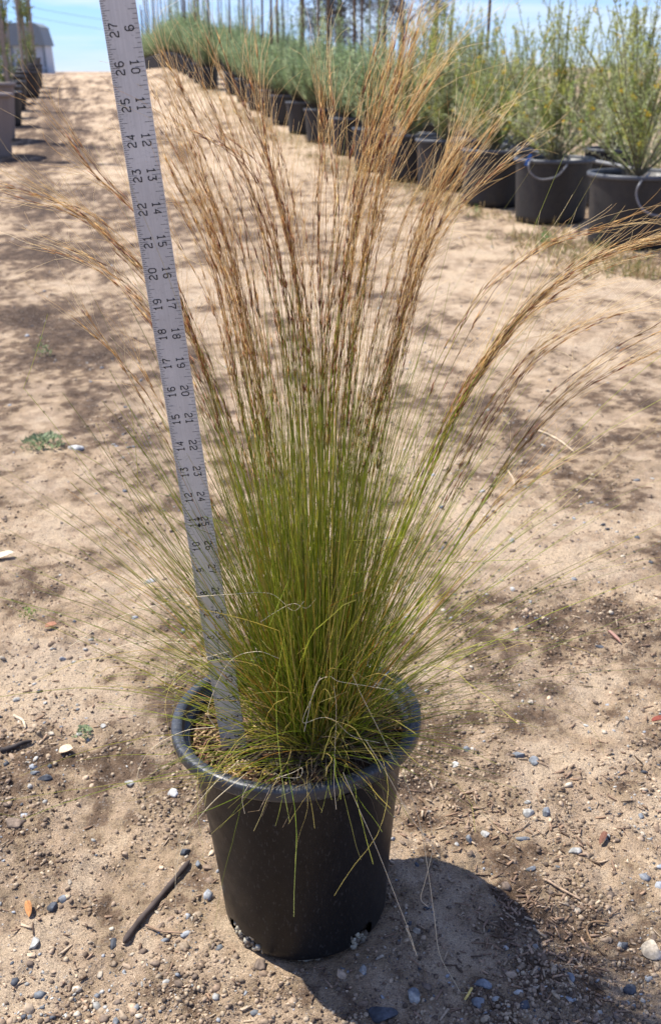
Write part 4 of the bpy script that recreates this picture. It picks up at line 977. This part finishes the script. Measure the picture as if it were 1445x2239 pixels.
for k in range(11):
    Y = 15.5+1.35*k; r_ = .24; x = left_x(Y, r_)+(.25 if k > 3 else 0)+.04*rng.normal(); z = z_at(x, Y)
    lb = '%s black pot behind the brown planters in the left row' % ORD2[k] if k < 6 else 'far black pot of the left row near the crest'
    gp = 'black pots of the left row' if k < 6 else 'far black pots of the left row near the crest'
    dup(tub0, (x, Y, z), lb, gp, k, 1.15)
    if k % 2 == 0:
        dup(tr, (x, Y, z+.4), ('slim staked tree in the %s black pot of the left row' % ORD2[k]) if k < 6 else 'far slim staked tree of the left row near the crest',
            'slim staked trees in the left row' if k < 6 else 'far slim staked trees of the left row', k*1.3, .8)

# ---------------------------------------------------------------- barn, trees and wires far off
barn = empty('barn', (-31, 100, .70), 'grey-roofed white shed standing beyond the road crest', 'shed')
def prism(pts, y0, y1):
    n_ = len(pts); V = [(a, y0, b_) for a, b_ in pts]+[(a, y1, b_) for a, b_ in pts]
    F_ = [list(range(n_))[::-1], list(range(n_, 2*n_))]+[[k, (k+1) % n_, (k+1) % n_+n_, k+n_] for k in range(n_)]
    return V, F_
def add_pr(name, pts, y0, y1, m_, par):
    V, F_ = prism(pts, y0, y1); me = bpy.data.meshes.new(name); me.from_pydata(V, [], F_); me.update(); return finish(me, m_, name, par)
add_pr('wall', [(-12, -2), (6.35, -2), (6.15, 2.25), (-12, 2.25)], 0, 2.6, M['wall'], barn)
add_pr('roof', [(-12.4, 2.25), (6.30, 2.25), (6.0, 3.4), (5.95, 3.75), (5.5, 4.05), (-12.4, 4.05)], -.35, 2.9, M['roof'], barn)
for x in (-6, -1, 3.2, 6.0): add_pr('wall_post', [(x, -2), (x+.16, -2), (x+.16, 2.2), (x, 2.2)], -.12, -.02, M['roof'], barn)
add_pr('wall_band', [(-12, .35), (6.2, .35), (6.2, .5), (-12, .5)], -.20, -.13, M['wall'], barn)
def gum(loc, label, h, wid, seedc):
    e = empty('gum_tree', loc, label, 'tree', 'dark gum trees beyond the row of shrubs')
    K = 12; P = np.stack([np.cumsum(rng.normal(size=K)*.08), np.cumsum(rng.normal(size=K)*.08), np.linspace(-.5, h*.8, K)], -1); tw = Acc()
    V, Q, C = tubes(P[None], np.linspace(.16, .04, K)[None], 10, np.tile(np.array([.16, .13, .12]), (1, K, 1))); mesh_np('trunk', V, [Q], M['stem'], e, C)
    acc = Acc()
    for k in range(46):
        j = rng.integers(3, K); a = rng.random()*2*PI; L_ = wid*(.35+.65*rng.random()); ct = P[j]+np.array([math.cos(a)*L_, math.sin(a)*L_, rng.uniform(-.3, 1.1)])
        bb = crom([P[j], (P[j]+ct)/2+np.array([0, 0, .3]), ct], 8)
        V, Q, C = tubes(bb[None], np.linspace(.035, .01, 8)[None], 5, np.tile(np.array([.15, .12, .11]), (1, 8, 1))); tw.add(V, Q, C)
        dn = 300; pos = ct+rng.normal(size=(dn, 3))*np.array([.30, .30, .34]); dv = rng.normal(size=(dn, 3))*.5+np.array([0, 0, -.8]); dv /= np.linalg.norm(dv, axis=1)[:, None]
        lfquads(acc, pos, dv, rng.uniform(.09, .17, dn), rng.uniform(.012, .024, dn), np.array([(.085, .09, .085), (.11, .09, .10), (.07, .085, .065)])[rng.integers(0, 3, dn)]*rng.uniform(.7, 1.3, (dn, 1)))
    acc.build('crown', M['leaf'], e, False); tw.build('limbs', M['stem'], e); return e
for (px, Y, h, wd, lb) in ((740, 44, 6.5, 1.6, 'dark gum tree with drooping leaves behind the staked shrubs, left of the other'), (868, 46, 7., 1.9, 'broader dark gum tree behind the staked shrubs, right of the other')):
    x, y_ = wpos(px, Y, .8); gum((x, y_, .75), lb, h, wd, 0)
for k, (a, b_) in enumerate((((-120, -8), (420, 84)), ((-120, -28), (420, 62)))):
    P0, P1 = unproj(*a, 70), unproj(*b_, 90); t_ = np.linspace(0, 1, 30)[:, None]; P = P0+(P1-P0)*t_; P[:, 2] -= 1.2*(4*t_*(1-t_))[:, 0]*.3
    tube_obj('power_line', P, .011, 'hose', 'thin power line across the sky at the left, %s of the two' % ('lower' if k == 0 else 'upper'), 'cable')
# dry grass at the foot of the right bank and the field behind it
n = 5200; y_ = 4.8+20*rng.random(n)**1.5; x = 2.75-.222*y_-.22+rng.normal(size=n)*.17; kp = fbm(x*2, y_*2, 3, 12) > .38; x, y_ = x[kp], y_[kp]; n = len(x)
P = branches(n, .025, .075, .9, -.3, 4); P += np.stack([x, y_, zg(x, y_)], -1)[:, None, :]
V, Q, C = tubes(P, np.full((n, 4), .0022), 3, np.array([(.55, .42, .2), (.45, .33, .17), (.30, .30, .10)])[rng.integers(0, 3, n)][:, None, :]*np.ones((1, 4, 1)))
o = mesh_np('dry_grass', V, [Q], M['blade'], None, C); tag(o, 'short straw-coloured grass along the foot of the tubs', 'grass', kind='stuff')
n = 9000; y_ = 6+26*rng.random(n)**1.2; x = 2.75-.222*y_+.9+rng.random(n)**1.3*(2.5+.35*y_); 
P = branches(n, .06, .2, .7, -.3, 4); P += np.stack([x, y_, zg(x, y_)], -1)[:, None, :]
V, Q, C = tubes(P, np.full((n, 4), .005), 3, np.array([(.30, .33, .13), (.38, .34, .16), (.22, .28, .09)])[rng.integers(0, 3, n)][:, None, :]*np.ones((1, 4, 1)))
o = mesh_np('field_grass', V, [Q], M['blade'], None, C); tag(o, 'pale green field grass behind the right-hand row', 'grass', kind='stuff')
